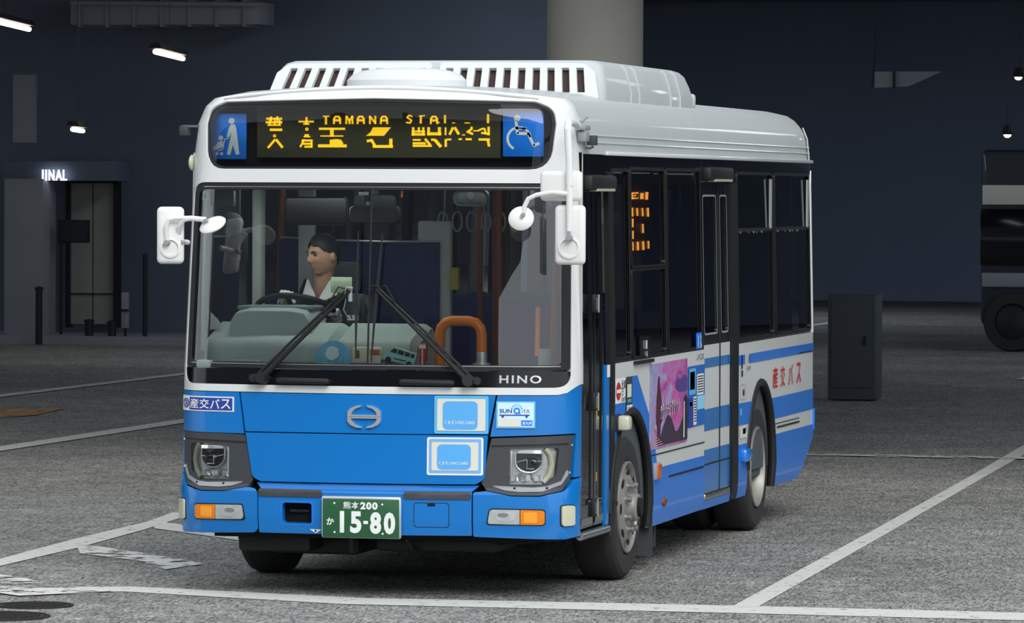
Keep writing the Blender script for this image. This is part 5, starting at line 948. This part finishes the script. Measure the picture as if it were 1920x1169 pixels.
def remesh(parts_bm, name, m, vox, parent=None, smooth=3):
    me = bpy.data.meshes.new('raw'); bmesh.ops.recalc_face_normals(parts_bm, faces=parts_bm.faces); parts_bm.to_mesh(me); parts_bm.free(); o = bpy.data.objects.new('raw', me); COL.objects.link(o)
    r = o.modifiers.new('r', 'REMESH'); r.mode = 'VOXEL'; r.voxel_size = vox; s = o.modifiers.new('s', 'SMOOTH'); s.factor = .5; s.iterations = smooth
    bpy.context.view_layer.update(); dm = bpy.data.meshes.new_from_object(o.evaluated_get(bpy.context.evaluated_depsgraph_get())); bpy.data.objects.remove(o); bpy.data.meshes.remove(me)
    dm.name = name; dm.materials.clear(); dm.materials.append(m); dm.polygons.foreach_set('use_smooth', [True] * len(dm.polygons)); return finish(bpy.data.objects.new(name, dm), parent)
def limb(b, pts, rs, n=14):
    b.tube(pts, rs, n)
    for p, r in zip(pts, rs): b.sph(p, (r, r, r), None, n, 8)
def add_head(b, g=0.):
    N, Mv = 56, 44; rows = []
    for j in range(Mv + 1):
        t = math.pi * j / Mv; rows.append([HC + HR @ (hd(Vector((math.sin(t) * math.cos(2 * math.pi * i / N), math.sin(t) * math.sin(2 * math.pi * i / N), math.cos(t)))) * (1 + g)) for i in range(N)])
    V = [[b.bm.verts.new(p) for p in (r if 0 < j < Mv else r[:1])] for j, r in enumerate(rows)]
    for a, c in zip(V, V[1:]):
        for i in range(N):
            q = []
            for v in (a[i % len(a)], a[(i + 1) % len(a)], c[(i + 1) % len(c)], c[i % len(c)]):
                if v not in q: q.append(v)
            b.bm.faces.new(q)
HH = {}
def hand(b, wrist, aim, side, g):
    """palm and five fingers closing over the rim at aim; g extra thickness"""
    w = Vector(wrist); a = Vector(aim); f = (a - w).normalized(); s = Vector((1, 0, 0)) * side; s = (s - f * s.dot(f)).normalized(); up = s.cross(f) * side
    if up.z < 0: up = -up
    c = w + f * .05; b.sph(c, (.040 + g, .040 + g, .018 + g), Matrix((s, f, up)).transposed(), 16, 10); limb(b, [w, c], [.026 + g, .028 + g])
    for k, (L, off) in enumerate(((.066, -.030), (.074, -.010), (.070, .010), (.056, .029))):
        k0 = c + f * .034 + s * off + up * .004; k1 = k0 + f * L * .45 + up * .006; k2 = k1 + f * L * .25 - up * L * .30; k3 = k2 - f * L * .12 - up * L * .28
        limb(b, [k0, k1, k2, k3], [.0098 + g, .0095 + g, .0085 + g, .0075 + g], 10)
    t0 = c - s * .034 - f * .01; t1 = t0 - s * .018 + f * .025 - up * .012; t2 = t1 + s * .006 + f * .022 - up * .022; limb(b, [t0, t1, t2], [.013 + g, .0105 + g, .009 + g], 10)
SH = {-1: Vector((-.785, 1.34, 1.545)), 1: Vector((-.415, 1.34, 1.545))}; EL = {-1: Vector((-.86, 1.14, 1.30)), 1: Vector((-.33, 1.13, 1.30))}; WR = {-1: Vector((-.71, .89, 1.595)), 1: Vector((-.42, 1.0, 1.50))}; AIM = {-1: Vector((-.655, .765, 1.685)), 1: Vector((-.43, .88, 1.57))}
def body_parts(b, g=0., trunk=True):
    b.sph((-.60, 1.40, 1.15), (.17 + g, .13 + g, .13 + g)); b.sph((-.60, 1.38, 1.30), (.155 + g, .115 + g, .17 + g)); b.sph((-.60, 1.36, 1.43), (.175 + g, .115 + g, .15 + g)); limb(b, [SH[-1], Vector((-.60, 1.34, 1.585)), SH[1]], [.070 + g, .075 + g, .070 + g])
    for s in (-1, 1):
        limb(b, [SH[s], EL[s]], [.062 + g, .048 + g]); limb(b, [EL[s], WR[s]], [.046 + g, .031 + g])
        x = -.60 + s * .10; limb(b, [Vector((x, 1.36, 1.13)), Vector((x + s * .03, .98, 1.15))], [.085 + g, .065 + g]); limb(b, [Vector((x + s * .03, .98, 1.15)), Vector((x + s * .02, .86, .80))], [.060 + g, .042 + g]); limb(b, [Vector((x + s * .02, .88, .765)), Vector((x + s * .03, .72, .745))], [.042 + g, .034 + g])
b = MB(); add_head(b); body_parts(b); limb(b, [Vector((-.598, 1.33, 1.56)), Vector((-.588, 1.285, 1.68)), Vector((-.578, 1.262, 1.80))], [.060, .056, .060])
for s in (-1, 1):
    ec = HC + HR @ Vector((s * .078, .012, -.004)); b.sph(ec, (.010, .018, .030), HR @ Matrix.Rotation(s * .35, 3, 'Z'), 12, 8); hand(b, WR[s], AIM[s], s, 0.)
driver = remesh(b.bm, 'person', M_SKIN, .0055, None, 2); tag(driver, 'bus driver in dark jacket and white shirt looking aside, hand on the wheel', 'person')
# jacket, shirt collar, tie, gloves, hair
b = MB(); body_parts(b, .012)
jacket = remesh(b.bm, 'jacket', M_SUIT, .012, driver, 4)
for s, P in ((-1, [(-.652, 1.205, 1.728), (-.612, 1.185, 1.655), (-.594, 1.165, 1.612), (-.640, 1.178, 1.618), (-.690, 1.215, 1.645), (-.672, 1.25, 1.735)]), (1, [(-.528, 1.205, 1.728), (-.568, 1.185, 1.655), (-.586, 1.165, 1.612), (-.540, 1.178, 1.618), (-.490, 1.215, 1.645), (-.508, 1.25, 1.735)])):
    b = MB(); A = [Vector(p) for p in P]; d = Vector((s * .004, .010, 0)); b.bm.faces.new([b.bm.verts.new(p) for p in A]); b.bm.faces.new([b.bm.verts.new(p + d) for p in A])
    b.build('shirt_collar', M_SHIRT, driver)
b = MB(); b.prism([(-.612, 1.625), (-.578, 1.625), (-.584, 1.59), (-.570, 1.40), (-.596, 1.36), (-.620, 1.40), (-.606, 1.59)], lambda x, z: Vector((x, 1.20 + (z - 1.56) * -.12 - .02, z)), lambda x, z: Vector((x, 1.21 + (z - 1.56) * -.12 - .02, z))); b.build('necktie', mat('tie_grey', (60, 62, 84), .6), driver)
for s in (-1, 1):
    b = MB(); hand(b, WR[s], AIM[s], s, .0022); remesh(b.bm, 'glove', M_GLOVE, .004, driver, 1)
    b = MB(); f = (WR[s] - EL[s]).normalized(); b.lathe([(.040, -.03), (.040, .012), (.034, .014)], WR[s], f, 18); b.build('shirt_cuff', M_SHIRT, driver)
b = MB(); N, Mv = 48, 36; V = {}
def hair_on(u):
    x, y, z = u
    if y < 0: return z > .47 + .10 * (1 - abs(x)) * -y - (.8 * max(0, abs(x) - .62))
    return z > -.42 + .25 * abs(x) * (1 if y < .5 else 0) + (.38 * (1 - y) if abs(x) > .6 else 0)
for j in range(Mv):
    for i in range(N):
        t0, t1 = math.pi * j / Mv, math.pi * (j + 1) / Mv; p0, p1 = 2 * math.pi * i / N, 2 * math.pi * (i + 1) / N
        D = lambda t, p: Vector((math.sin(t) * math.cos(p), math.sin(t) * math.sin(p), math.cos(t)))
        if hair_on(D((t0 + t1) / 2, (p0 + p1) / 2)):
            for kk in (1.10, 1.0):
                qs = []
                for t, p in ((t0, p0), (t1, p0), (t1, p1), (t0, p1)):
                    u = D(t, p); n = 1.02 + (kk - 1.0) * (1 + .25 * max(0, u.z)) + .012 * math.sin(9 * p + 4 * t); q = HC + HR @ (hd(u) * n)
                    if not qs or min((q - w).length for w in qs) > 1e-5: qs.append(q)
                if len(qs) > 2: b.bm.faces.new([b.bm.verts.new(q) for q in qs])
b.build('hair', M_HAIR, driver, ang=60, merge=.0004)
for s in (-1, 1):
    e0 = HC + HR @ Vector((s * .031, -.0835, .0105)); b = MB(); b.sph(e0, (.0115, .006, .0055), HR, 14, 8); b.build('eye', mat('eye_dark', (40, 34, 32), .2), driver)
    b = MB(); b.tube([HC + HR @ Vector((s * x, y, z)) for x, y, z in ((.014, -.1005, .027), (.030, -.099, .0315), (.047, -.088, .028))], [.003, .004, .0025], 6); b.build('eyebrow', M_HAIR, driver)
b = MB(); b.tube([HC + HR @ Vector((x, -.0985 + abs(x) * .35, -.0625)) for x in (-.02, -.01, 0, .01, .02)], .0022, 6); b.build('lips', mat('lip', (140, 84, 76), .5), driver)
